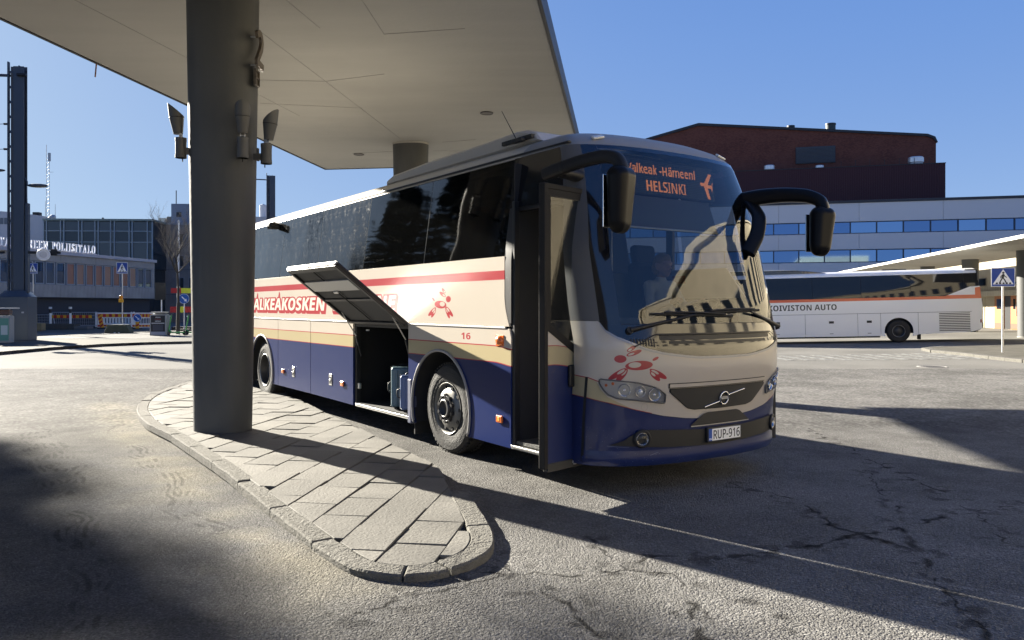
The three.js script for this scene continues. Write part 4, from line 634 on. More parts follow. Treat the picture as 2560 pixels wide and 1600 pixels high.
  mesh(flap, 'lock_plate', box(-2.56, -1.1, 0.72, 0.91, -0.03, -0.007, 0.004), mat([0.42, 0.42, 0.41], 0.4, { metal: 0.6 })); mesh(flap, 'lock_rod', [rod(V(-1.83, 0.1, -0.028), V(-1.83, 0.71, -0.028), 0.008, 6), rod(V(-1.83, 0.92, -0.028), V(-1.83, 1.1, -0.028), 0.008, 6)], black); mesh(flap, 'lock_handle', box(-1.9, -1.76, 0.69, 0.72, -0.05, -0.03, 0.005), alu);
  mesh(flap, 'outer_skin', box(-2.655, -0.995, 0.0, 1.175, 0.023, 0.03), mat(BLUE, 0.35, { clearcoat: 0.6 })); mesh(flap, 'edge_strip', box(-2.655, -0.995, 1.172, 1.19, -0.02, 0.028, 0.004), mat([0.5, 0.5, 0.5], 0.4));
  for (const x of [-2.58, -1.08]) { const a = V(x, 1.47, 1.24), b = V(x + 0.03, 1.0, 1.2), mid = a.clone().lerp(b, 0.45), top = V(x, 1.442 + 0.62 * 0.25, 1.285 + 0.785 * 0.25); const s = mesh(coach, 'gas_strut', rod(top, mid.clone().setZ(1.27), 0.008, 8), alu); mesh(s, 'strut_body', rod(mid.clone().setZ(1.27), V(x + 0.03, 0.98, 1.2), 0.016, 8), black); }

  // ---- open door leaf, standing across the doorway with its outer face forward
  const doorTex = canvasTex(512, 1024, [-0.02, 1.02], [0.15, 2.7], (ctx, X, Y) => {
    ctx.fillStyle = css(CREAM); ctx.fillRect(0, 0, 512, 1024); const t = (x) => 1.238 - 0.17 * smooth(0.1, 1.0, x);
    bands(ctx, X, Y, t, (x) => t(x) - 0.168, -0.02, 1.02);
  });
  const leaf = mesh(coach, 'door_leaf', uvXY(plate([[0, 0.2], [0.98, 0.2], [0.98, 2.62], [0, 2.62]], -0.035, 0, [[[0.07, 1.42], [0.07, 2.54], [0.91, 2.54], [0.91, 0.95], [0.88, 0.93]]], 0.004)), mat([1, 1, 1], 0.4, { map: doorTex, clearcoat: 0.6 }), 'open front door leaf with cream, tan and blue paint');
  leaf.position.set(2.256, 0.09, 1.64); leaf.rotation.y = PI / 2 + 0.2;
  mesh(leaf, 'door_glass', uvXY(new THREE.ShapeGeometry(shapeOf([[0.07, 1.42], [0.07, 2.54], [0.91, 2.54], [0.91, 0.95]]))).translate(0, 0, -0.012), mat([0.4, 0.42, 0.42], 0.02, { transmission: 1, thickness: 0, ior: 1.52 }));
  mesh(leaf, 'glass_surround', plate([[0.03, 1.37], [0.03, 2.6], [0.95, 2.6], [0.95, 0.84]], 0.001, 0.006, [[[0.07, 1.42], [0.07, 2.54], [0.91, 2.54], [0.91, 0.95]]]), doorTrim); mesh(leaf, 'edge_frame', [box(-0.018, 0.032, 0.17, 2.65, -0.06, 0.012, 0.01), box(0.0, 0.98, 2.6, 2.65, -0.05, 0.01, 0.008)], doorTrim); mesh(leaf, 'bottom_seal', box(0.03, 0.98, 0.14, 0.215, -0.05, 0.008, 0.006), mat([0.05, 0.047, 0.04], 0.7)); mesh(leaf, 'door_handle', box(0.3, 0.42, 0.86, 1.06, 0.0, 0.035, 0.02), black); mesh(leaf, 'inner_rail', tube([[0.15, 1.25, -0.08], [0.5, 1.25, -0.1], [0.85, 1.25, -0.08]], 0.014), mat([0.6, 0.6, 0.58], 0.3));

  // ---- wheels
  const tyreMat = mat([0.035, 0.034, 0.032], 0.85, { bumpMap: stoneBump, bumpScale: 0.004 }), steelRim = mat([0.2, 0.195, 0.18], 0.5, { metal: 0.55 }), darkRim = mat([0.06, 0.06, 0.062], 0.45, { metal: 0.5 });
  const lathe = (pts, n = 56) => new THREE.LatheGeometry(pts.map((p) => new THREE.Vector2(...p)), n).rotateX(PI / 2);
  const treads = []; for (let i = 0; i < 56; i++) { const a = i / 56 * 2 * PI; treads.push(new THREE.BoxGeometry(0.034, 0.02, 0.05).translate(0, 0.511, 0.235).rotateZ(a), new THREE.BoxGeometry(0.034, 0.02, 0.05).translate(0, 0.511, 0.06).rotateZ(a + 0.05)); }
  const tyreGeo = join([lathe([[0.29, 0.02], [0.34, 0.0], [0.42, -0.005], [0.475, 0.015], [0.5, 0.05], [0.507, 0.09], [0.502, 0.095], [0.502, 0.105], [0.508, 0.11], [0.51, 0.145], [0.503, 0.15], [0.503, 0.16], [0.51, 0.165], [0.507, 0.2], [0.5, 0.245], [0.475, 0.28], [0.46, 0.286], [0.455, 0.282], [0.42, 0.292], [0.375, 0.292], [0.37, 0.287], [0.34, 0.285], [0.3, 0.275], [0.288, 0.262]]), ...treads]);
  const wheel = (x, z, front) => {
    const w = mesh(coach, 'wheel', tyreGeo, tyreMat, front ? 'front wheel with pale steel rim and nut guard ring' : 'rear wheel with deep dark rim'); w.position.set(x, 0.51, z);
    if (front) {
      mesh(w, 'rim', [lathe([[0.288, 0.27], [0.296, 0.283], [0.29, 0.288], [0.275, 0.27], [0.268, 0.24], [0.262, 0.235], [0.235, 0.262], [0.2, 0.285], [0.16, 0.292], [0.11, 0.292]])], steelRim);
      for (let i = 0; i < 10; i++) { const a = i / 10 * 2 * PI + 0.31; mesh(w, 'rim_hole', new THREE.CylinderGeometry(0.027, 0.027, 0.02, 12).rotateX(PI / 2).scale(0.8, 1, 1).translate(0, 0.232, 0.262).rotateZ(a), black); }
      const ring = new THREE.TorusGeometry(0.145, 0.012, 8, 60).translate(0, 0, 0.312); mesh(w, 'nut_guard', ring, plastic);
      for (let i = 0; i < 10; i++) { const a = i / 10 * 2 * PI; mesh(w, 'wheel_nut', new THREE.CylinderGeometry(0.022, 0.025, 0.04, 8).rotateX(PI / 2).translate(0, 0.145, 0.305).rotateZ(a), plastic); }
      mesh(w, 'hub', lathe([[0.112, 0.29], [0.11, 0.33], [0.085, 0.345], [0.08, 0.31], [0.05, 0.305], [0.001, 0.305]], 32), darkRim);
    } else {
      mesh(w, 'rim', lathe([[0.288, 0.27], [0.296, 0.283], [0.285, 0.288], [0.272, 0.262], [0.262, 0.18], [0.25, 0.13], [0.2, 0.12], [0.15, 0.12]]), darkRim); mesh(w, 'hub', lathe([[0.2, 0.12], [0.19, 0.16], [0.12, 0.185], [0.001, 0.19]], 32), darkRim);
      mesh(w, 'rim_edge', new THREE.TorusGeometry(0.29, 0.007, 8, 60).translate(0, 0, 0.283), alu);
    }
    return w;
  };
  wheel(wheelF, 0.955, true); wheel(wheelR, 0.945, false);
  for (const [x, f] of [[wheelF, true], [wheelR, false]]) { const w = wheel(x, -0.955, f); w.rotation.y = PI; }
  for (const c of coach.children) if (c.name === 'wheel' && c.position.z < 0) c.userData.label = undefined;
  scene.userData.busS = 0;

  // ---- cases in the luggage bay: things of their own
  const toWorld = (x, y, z) => coach.localToWorld(V(x, y, z)); coach.updateMatrixWorld(true);
  const suitcase = (label, x, z, w, h, d, turn, rgb) => {
    const p = toWorld(x, 0.332, z), t = thing('suitcase', label, 'suitcase', [p.x, p.y, p.z], coach.rotation.y + turn), m = mat(rgb, 0.35, { clearcoat: 0.5, clearcoatRoughness: 0.15 });
    const shell = (z0, z1) => [new RoundedBoxGeometry(w, h, z1 - z0, 3, 0.035).translate(0, h / 2 + 0.03, (z0 + z1) / 2), ...[-0.3, -0.1, 0.1, 0.3].map((k) => box(k * w - 0.012, k * w + 0.012, 0.07, h - 0.01, z0 - 0.006, z1 + 0.006, 0.006))];
    mesh(t, 'shell', shell(0.006, d / 2), m); mesh(t, 'shell', shell(-d / 2, -0.006), m); mesh(t, 'zip_band', new RoundedBoxGeometry(w + 0.006, h + 0.006, 0.016, 2, 0.006).translate(0, h / 2 + 0.03, 0), black);
    mesh(t, 'side_handle', tube([[-w / 2, h * 0.42, 0.05], [-w / 2 - 0.03, h * 0.46, 0.05], [-w / 2 - 0.03, h * 0.64, 0.05], [-w / 2, h * 0.68, 0.05]], 0.01), black); mesh(t, 'side_handle', tube([[w / 2, h * 0.42, 0.03], [w / 2 + 0.025, h * 0.46, 0.03], [w / 2 + 0.025, h * 0.64, 0.03], [w / 2, h * 0.68, 0.03]], 0.01), black); mesh(t, 'top_handle', tube([[-0.08, h + 0.028, 0], [-0.06, h + 0.05, 0], [0.06, h + 0.05, 0], [0.08, h + 0.028, 0]], 0.01), black);
    for (const sx of [-1, 1]) for (const s2 of [-1, 1]) mesh(t, 'caster', new THREE.CylinderGeometry(0.02, 0.02, 0.02, 12).rotateX(PI / 2).translate(sx * (w / 2 - 0.06), 0.02, s2 * (d / 2 - 0.05)), rubber);
  };
  suitcase('teal ridged hard-shell suitcase standing in the open luggage bay', -1.62, 1.0, 0.36, 0.52, 0.3, PI / 2 - 0.45, [0.12, 0.2, 0.24]);
  suitcase('blue suitcase half hidden behind the front edge of the luggage bay', -1.27, 1.08, 0.3, 0.44, 0.22, PI / 2 - 0.45, [0.1, 0.15, 0.3]);
  suitcase('dark beige suitcase behind the teal one in the luggage bay', -1.98, 0.84, 0.3, 0.42, 0.24, PI / 2 - 0.45, [0.14, 0.13, 0.11]);

  // ---- the driver
  const skin = mat([0.42, 0.26, 0.19], 0.6), shirt = mat([0.5, 0.5, 0.47], 0.9), trousers = mat([0.02, 0.022, 0.03], 0.9), hairM = mat([0.24, 0.16, 0.08], 0.8);
  const driver = thing('person', 'seated coach driver in a pale shirt with fair hair behind the windscreen', 'person', [coach.position.x, 0, coach.position.z], coach.rotation.y);
  const Z = -0.63, sh = (s) => [1.4, 1.9, Z + s * 0.18], elb = (s) => [1.52, 1.66, Z + s * 0.27], wr = (s) => [1.79, 1.72, Z + s * 0.21];
  const arms = (g) => [-1, 1].flatMap((s) => [[sh(s), elb(s), 0.055 + g, 0.042 + g], [elb(s), wr(s), 0.042 + g, 0.03 + g]]), torso = (g) => [[[1.42, 1.58, Z - 0.08], [1.42, 1.58, Z + 0.08], 0.12 + g, 0.12 + g], [[1.4, 1.72, Z], [1.39, 1.84, Z], 0.13 + g, 0.13 + g], [[1.4, 1.88, Z - 0.13], [1.4, 1.88, Z + 0.13], 0.075 + g, 0.075 + g]], legs = (g) => [-1, 1].flatMap((s) => [[[1.45, 1.53, Z + s * 0.1], [1.86, 1.5, Z + s * 0.13], 0.085 + g, 0.06 + g], [[1.86, 1.5, Z + s * 0.13], [1.95, 1.1, Z + s * 0.13], 0.055 + g, 0.04 + g], [[1.95, 1.06, Z + s * 0.13], [2.1, 1.04, Z + s * 0.13], 0.045 + g, 0.035 + g]]);
  const hy = 2.11, hx = 1.44, head = [[[hx, hy + 0.035, Z], [hx, hy + 0.035, Z], 0.092, 0.092], [[hx + 0.015, hy - 0.03, Z], [hx + 0.045, hy - 0.075, Z], 0.07, 0.042], [[hx + 0.1, hy + 0.015, Z], [hx + 0.112, hy - 0.02, Z], 0.009, 0.016], ...[-1, 1].flatMap((s) => [[[hx - 0.005, hy + 0.02, Z + s * 0.09], [hx - 0.005, hy - 0.02, Z + s * 0.086], 0.016, 0.011], [[hx + 0.085, hy + 0.035, Z + s * 0.03], [hx + 0.08, hy + 0.035, Z + s * 0.05], 0.011, 0.01]]), [[hx + 0.088, hy - 0.052, Z - 0.022], [hx + 0.088, hy - 0.052, Z + 0.022], 0.011, 0.011]];
  const handBones = (s) => { const w = wr(s), o = [[w, [w[0] + 0.07, w[1] + 0.02, w[2] - s * 0.005], 0.024, 0.028]]; for (let i = 0; i < 4; i++) { const zz = w[2] - s * 0.005 + (i - 1.5) * 0.019, l = [0.03, 0.036, 0.034, 0.026][i], k = [w[0] + 0.09, w[1] + 0.03, zz]; o.push([[w[0] + 0.06, w[1] + 0.02, zz], k, 0.009, 0.009], [k, [k[0] + 0.02, k[1] - l * 0.6, zz], 0.009, 0.008], [[k[0] + 0.02, k[1] - l * 0.6, zz], [k[0] + 0.002, k[1] - l * 1.2, zz], 0.008, 0.007]); } const t0 = [w[0] + 0.03, w[1] + 0.005, w[2] - s * 0.026], t1 = [w[0] + 0.065, w[1] - 0.005, w[2] - s * 0.045]; o.push([t0, t1, 0.012, 0.01], [t1, [w[0] + 0.09, w[1] - 0.012, w[2] - s * 0.032], 0.01, 0.008]); return o; };
  const body = mesh(driver, 'body', [melt([...torso(-0.012), ...arms(-0.01), ...legs(-0.012), [[1.4, 1.93, Z], [1.425, 2.06, Z], 0.055, 0.05]], 0.014), melt(head, 0.005, 0.03), melt(handBones(1), 0.0042, 0.006), melt(handBones(-1), 0.0042, 0.006)], skin);
  mesh(driver, 'shirt', melt([...torso(0.004), ...arms(0.004).map((b, i) => (i % 2 ? [b[0], [lerp(b[0][0], b[1][0], 0.82), lerp(b[0][1], b[1][1], 0.82), lerp(b[0][2], b[1][2], 0.82)], b[2], b[3]] : b)), [[1.4, 1.93, Z], [1.41, 1.975, Z], 0.066, 0.058]], 0.014), shirt);
  mesh(driver, 'trousers', melt(legs(0.003).filter((_, i) => i % 3 < 2), 0.014), trousers); mesh(driver, 'shoes', melt(legs(0.004).filter((_, i) => i % 3 === 2), 0.01), rubber);
  mesh(driver, 'hair', melt([[[hx - 0.012, hy + 0.055, Z], [hx - 0.02, hy + 0.04, Z], 0.1, 0.098], [[hx - 0.05, hy - 0.02, Z - 0.03], [hx - 0.05, hy - 0.02, Z + 0.03], 0.07, 0.07], [[hx + 0.045, hy + 0.105, Z - 0.03], [hx + 0.05, hy + 0.095, Z + 0.05], 0.03, 0.026]], 0.007, 0.02), hairM);
}
// ------------------------------------------------------------------ right side of the square
const white = mat([0.86, 0.86, 0.85], 0.35, { clearcoat: 0.6, clearcoatRoughness: 0.12 }), blackFlat = mat([0.012, 0.012, 0.013], 0.5), rubberMat = mat([0.02, 0.02, 0.02], 0.8), aluMat = mat([0.55, 0.55, 0.55], 0.4, { metal: 0.85 });
const glassDark = mat([0.01, 0.013, 0.018], 0.03, { ior: 1.5, specularIntensity: 1 });
const crossTex = canvasTex(256, 256, [-0.5, 0.5], [-0.5, 0.5], (ctx) => {
  ctx.fillStyle = '#e9e9e6'; ctx.fillRect(0, 0, 256, 256); ctx.fillStyle = '#173f93'; ctx.fillRect(7, 7, 242, 242);
  ctx.fillStyle = '#efefec'; ctx.beginPath(); ctx.moveTo(128, 18); ctx.lineTo(240, 226); ctx.lineTo(16, 226); ctx.fill();
  ctx.fillStyle = ctx.strokeStyle = '#0b0b0b'; ctx.lineCap = 'round'; ctx.beginPath(); ctx.arc(130, 68, 13, 0, 7); ctx.fill();
  ctx.lineWidth = 25; ctx.beginPath(); ctx.moveTo(130, 96); ctx.lineTo(124, 134); ctx.stroke();
  ctx.lineWidth = 13; ctx.beginPath(); ctx.moveTo(122, 138); ctx.lineTo(106, 168); ctx.lineTo(90, 206); ctx.moveTo(128, 138); ctx.lineTo(146, 168); ctx.lineTo(160, 204); ctx.stroke();
  ctx.lineWidth = 9; ctx.beginPath(); ctx.moveTo(126, 92); ctx.lineTo(104, 118); ctx.lineTo(104, 140); ctx.moveTo(134, 94); ctx.lineTo(150, 120); ctx.lineTo(164, 130); ctx.stroke();
  for (const x of [46, 82, 118, 152, 188]) { ctx.beginPath(); ctx.moveTo(x + 8, 200); ctx.lineTo(x + 24, 200); ctx.lineTo(x + 26, 222); ctx.lineTo(x, 222); ctx.fill(); }
});
function crossingSign(label, x, y, d, turn, low, high, size, pos) {
  const t = thing('crossing_sign', label, 'road sign', [x, y, -d], turn, 'pedestrian crossing signs');
  mesh(t, 'post', cyl(0.035, 0.035, low, 0, 0, 0, 12), aluMat);
  const b = mesh(t, 'sign_board', box(-size / 2, size / 2, low - 0.02, high, 0.035, 0.05, 0.01), aluMat);
  const g = uvXY(new THREE.PlaneGeometry(1, 1)); g.scale(size, high - low + 0.02, 1); g.translate(0, (low + high) / 2 - 0.01, 0.0535);
  mesh(b, 'sign_face', g, mat([1, 1, 1], 0.4, { map: crossTex }));
  mesh(t, 'clamp', box(-0.06, 0.06, low + 0.02, low + 0.07, -0.04, 0.036, 0.006), aluMat);
  return t;
}

{ // the white coach beyond the square
  const W = [18.15, 37.5], t = thing('white_coach', 'white coach with an orange stripe parked beyond the square', 'coach', [W[0], groundY(W[0], W[1]), -W[1]]);
  t.rotation.set(0, 169 * PI / 180, -0.024);
  const z0 = -1.275, side = (n, pts, m, holes, dz = 0) => mesh(t, n, uvXY(plate(pts, z0 - dz, z0 + 0.03 - dz, holes, 0.004)), m);
  const orange = [0.72, 0.12, 0.035];
  const tex = canvasTex(2048, 512, [-3.6, 9.6], [0.2, 2.6], (ctx, X, Y, kx, ky) => {
    ctx.fillStyle = css([0.86, 0.86, 0.85]); ctx.fillRect(0, 0, 2048, 512); ctx.save(); ctx.translate(2048, 0); ctx.scale(-1, 1);   // seen from the far side of the plate
    const XX = (x) => 2048 - X(x);
    const poly = (c, pts) => { ctx.fillStyle = c; ctx.beginPath(); pts.forEach(([x, y]) => ctx.lineTo(XX(x), Y(y))); ctx.fill(); };
    poly(css(orange), [[5.95, 2.0], [5.6, 2.13], [-3.6, 2.13], [-3.6, 1.96], [5.95, 1.96]].map(([x, y]) => [x, y])); poly(css(orange), [[-3.25, 2.1], [-3.25, 2.45], [-3.6, 2.5], [-3.6, 2.0]]);
    poly(css(orange), [[6.0, 2.13], [7.4, 2.13], [7.4, 1.96], [6.4, 1.96]]); poly('#0a0a0a', [[6.05, 1.86], [6.6, 1.86], [6.6, 1.55], [6.05, 1.55]]); poly(css(orange), [[6.6, 1.72], [6.05, 1.5], [6.9, 1.5]]); poly('#e8e8e8', [[6.05, 1.7], [6.62, 1.58], [6.62, 1.66]]);
    ctx.fillStyle = '#0d0d0d'; ctx.font = 'bold 60px sans-serif'; const s = 'KOIVISTON AUTO', w = ctx.measureText(s).width; ctx.save(); ctx.translate(XX(5.8), Y(1.57)); ctx.scale((XX(2.67) - XX(5.8)) / w, 0.27 * ky / 44); ctx.fillText(s, 0, 0); ctx.restore();
    ctx.restore();
  });
  const paint = mat([1, 1, 1], 0.35, { map: tex, clearcoat: 0.5, clearcoatRoughness: 0.12 });
  const arch2 = arcPts(0, 0.52, 0.62, PI + 0.38, -0.38, 24);
  side('side_panel', [[-3.45, 1.375], [9.5, 1.375], [9.5, 2.09], [-2.0, 2.09], [-3.05, 2.5], [-3.45, 2.52]], paint);
  side('wheel_arch_panel', [[0.77, 1.36], [0.77, 0.33], ...arch2.slice().reverse().map(([x, y]) => [x, y]), [-0.83, 0.35], [-0.83, 1.36]], paint);
  for (const [a, b] of [[0.785, 1.77], [1.785, 4.1], [4.115, 6.6], [6.615, 9.4]]) { const p = side('luggage_door', [[a, 1.36], [a, 0.31], [b, 0.31], [b, 1.36]], paint); mesh(p, 'door_latch', box((a + b) / 2 - 0.11, (a + b) / 2 + 0.11, 0.93, 1.04, z0 - 0.012, z0 + 0.01, 0.006), blackFlat); mesh(p, 'reflector', box((a + b) / 2 - 0.08, (a + b) / 2 + 0.08, 0.44, 0.46, z0 - 0.008, z0 + 0.004), rubberMat); }
  const ep = side('engine_panel', [[-0.845, 1.36], [-0.845, 0.36], [-3.0, 0.44], [-3.2, 1.36]], paint);
  for (let i = 0; i < 11; i++) mesh(ep, 'vent_slat', box(-1.72, -3.02, 0.5 + i * 0.078, 0.536 + i * 0.078, z0 - 0.014, z0 + 0.006, 0.006), i < 12 ? mat([0.03, 0.03, 0.03], 0.6) : white);
  side('rear_corner', [[-3.02, 0.44], [-3.5, 0.55], [-3.56, 1.5], [-3.46, 2.5], [-3.06, 2.5], [-3.1, 1.36]], paint, [], 0.001);
  mesh(t, 'tail_lamp', [box(-3.56, -3.5, 1.45, 1.95, z0, z0 + 0.1, 0.02)], mat([0.05, 0.02, 0.02], 0.3)); mesh(t, 'tail_lamp', box(-3.5, -3.44, 0.85, 1.0, z0 - 0.01, z0 + 0.05, 0.01), mat([0.3, 0.03, 0.02], 0.3));
  const zin = (y) => z0 + 0.13 * smooth(2.0, 3.4, y);
  const ed = [-3.42, -2.8, -0.55, 1.6, 3.75, 5.9, 8.05, 9.4];
  for (let i = 1; i < ed.length; i++) mesh(t, 'side_window', grid(4, 6, (u, v) => { const x = lerp(ed[i - 1] + 0.008, ed[i] - 0.008, u), y0 = x < -2 ? lerp(2.09, 2.5, clamp((-2 - x) / 1.05)) : 2.09, y = lerp(y0, 3.12, v); return [x, y, zin(y) - 0.002, x, y]; }), glassDark);
  mesh(t, 'window_gap', grid(1, 6, (u, v) => { const y = lerp(2.09, 3.13, v); return [lerp(-3.44, 9.42, u), y, zin(y) + 0.012]; }), blackFlat);
  const roofP = [[zin(3.12), 3.12], [zin(3.12) + 0.02, 3.2], [-1.0, 3.31], [-0.7, 3.36], [0, 3.38], [0.7, 3.36], [1.0, 3.31], [1.15, 3.2], [1.16, 3.12]];
  mesh(t, 'roof', grid(roofP.length - 1, 6, (u, v) => { const p = roofP[Math.round(u * (roofP.length - 1))]; return [lerp(-3.35, 9.5, v), p[1], p[0]]; }), white);
  mesh(t, 'roof_pod', plate([[2.4, 3.22], [2.9, 3.3], [4.0, 3.44], [5.2, 3.5], [9.5, 3.52], [9.5, 3.2]], -1.0, 1.0, [], 0.02), mat([0.02, 0.022, 0.03], 0.15, { clearcoat: 1 })); mesh(t, 'pod_cap', plate([[4.2, 3.485], [5.3, 3.53], [9.5, 3.56], [9.5, 3.52], [5.2, 3.5]], -1.02, 1.02), white);
  mesh(t, 'roof_hatch', box(-0.6, 0.5, 3.37, 3.42, -0.5, 0.3, 0.02), blackFlat); mesh(t, 'roof_rear', box(-3.46, -2.9, 3.16, 3.3, -1.08, 1.08, 0.04), mat([0.05, 0.05, 0.05], 0.4));
  mesh(t, 'rear_wall', box(-3.44, -3.38, 0.5, 3.2, -1.2, 1.22), mat([0.05, 0.05, 0.055], 0.4)); mesh(t, 'body_core', box(-3.3, 9.4, 0.42, 3.1, -1.1, 1.2), mat([0.015, 0.015, 0.016], 0.9)); mesh(t, 'far_side', box(-3.4, 9.4, 0.33, 2.1, 1.22, 1.275), white); mesh(t, 'skirt_rail', box(0.8, 9.4, 0.24, 0.33, -1.2, -1.1), blackFlat);  // black rail set back under the skirt
  for (const x of [0, 6.6]) { const w = mesh(t, 'wheel', new THREE.LatheGeometry([[0.3, 0], [0.42, -0.01], [0.49, 0.03], [0.52, 0.1], [0.52, 0.22], [0.49, 0.27], [0.42, 0.285], [0.3, 0.27]].map((p) => new THREE.Vector2(...p)), 40).rotateX(-PI / 2), rubberMat); w.position.set(x, 0.52, -0.96); mesh(w, 'rim', new THREE.LatheGeometry([[0.3, 0.265], [0.29, 0.285], [0.27, 0.26], [0.25, 0.16], [0.2, 0.14], [0.14, 0.2], [0.06, 0.22], [0.001, 0.22]].map((p) => new THREE.Vector2(...p)), 32).rotateX(-PI / 2), mat([0.05, 0.05, 0.05], 0.5, { metal: 0.4 })); mesh(w, 'rim_edge', new THREE.TorusGeometry(0.27, 0.01, 6, 40).translate(0, 0, -0.27), mat([0.25, 0.25, 0.25], 0.4, { metal: 0.6 })); }
  mesh(t, 'mud_flap', box(-0.95, -0.9, 0.12, 0.4, -1.2, -0.8), rubberMat);
}

// pavement, kerb, crossing, manhole on the right
const pavementMat = mat([0.13, 0.127, 0.118], 0.9, { specularIntensity: 0.2, map: slabMap, bumpMap: slabBump, bumpScale: 0.004 });
{
  const lift = (g) => { const p = g.attributes.position; for (let i = 0; i < p.count; i++) p.setY(i, p.getY(i) + groundY(p.getX(i), -p.getZ(i))); return g; };
  const edge = [[17.3, 31.2], [16.2, 30.4], [15.8, 29], [15.75, 27], [15.5, 25], [15.4, 23.2], [15.6, 20], [16, 12]], right = [[26, 12], [26, 20], [26, 24], [26, 27], [26, 31.2], [21, 31.2]];
  const pv = structGroup('right_pavement');
  mesh(pv, 'paved_surface', lift(plan([...edge, ...right], -0.3, 0.1)), pavementMat);
  for (let i = 1; i < edge.length; i++) { const [ax, ad] = edge[i - 1], [bx, bd] = edge[i], n = Math.max(1, Math.round(Math.hypot(bx - ax, bd - ad) / 1)); for (let k = 0; k < n; k++) { const a = [lerp(ax, bx, k / n), lerp(ad, bd, k / n)], b = [lerp(ax, bx, (k + 0.985) / n), lerp(ad, bd, (k + 0.985) / n)], l = Math.hypot(b[0] - a[0], b[1] - a[1]), nx = (b[1] - a[1]) / l * 0.3, nd = -(b[0] - a[0]) / l * 0.3; mesh(pv, 'kerb_stone', lift(plan([a, b, [b[0] + nx, b[1] + nd], [a[0] + nx, a[1] + nd]], -0.2, 0.104, 0.012)), granite); } }
  const stripes = structGroup('zebra_crossing'), worn = mat([0.21, 0.21, 0.2], 0.8, { map: colorTex(256, 256, (u, v) => { const n = fbm(u * 14, v * 14, 501, 4, 14), k = lerp(0.42, 1, smooth(0.4, 0.62, n)); return [k, k, k * 0.97]; }, 1 / 1.7, 1 / 1.7) });
  for (let i = 0; i < 20; i++) { const x = 3.2 + i * 0.62, s = 0.02 * (x - 9); mesh(stripes, 'stripe', lift(plan([[x, 25 + s], [x + 0.3, 25 + s], [x + 0.55, 28.6 + s], [x + 0.25, 28.6 + s]], 0.002, 0.006)), worn); }
  const mh = thing('manhole_cover', 'round dark iron manhole cover in the asphalt on the right', 'manhole cover', [11.6, groundY(11.6, 21.65), -21.65]);
  mesh(mh, 'lid', cyl(0.32, 0.31, 0.012, 0, 0, 0, 28), mat([0.07, 0.065, 0.06], 0.7, { metal: 0.5, bumpMap: stoneBump, bumpScale: 0.006 })); mesh(mh, 'rim', new THREE.TorusGeometry(0.36, 0.03, 6, 32).scale(1, 1, 0.3).rotateX(PI / 2).translate(0, 0.006, 0), mat([0.3, 0.29, 0.27], 0.8));
  crossingSign('blue crossing sign on a tall post on the right-hand pavement', 16.77, groundY(16.77, 26.8) + 0.1, 26.8, -0.3, 2.28, 2.9, 0.72);
}

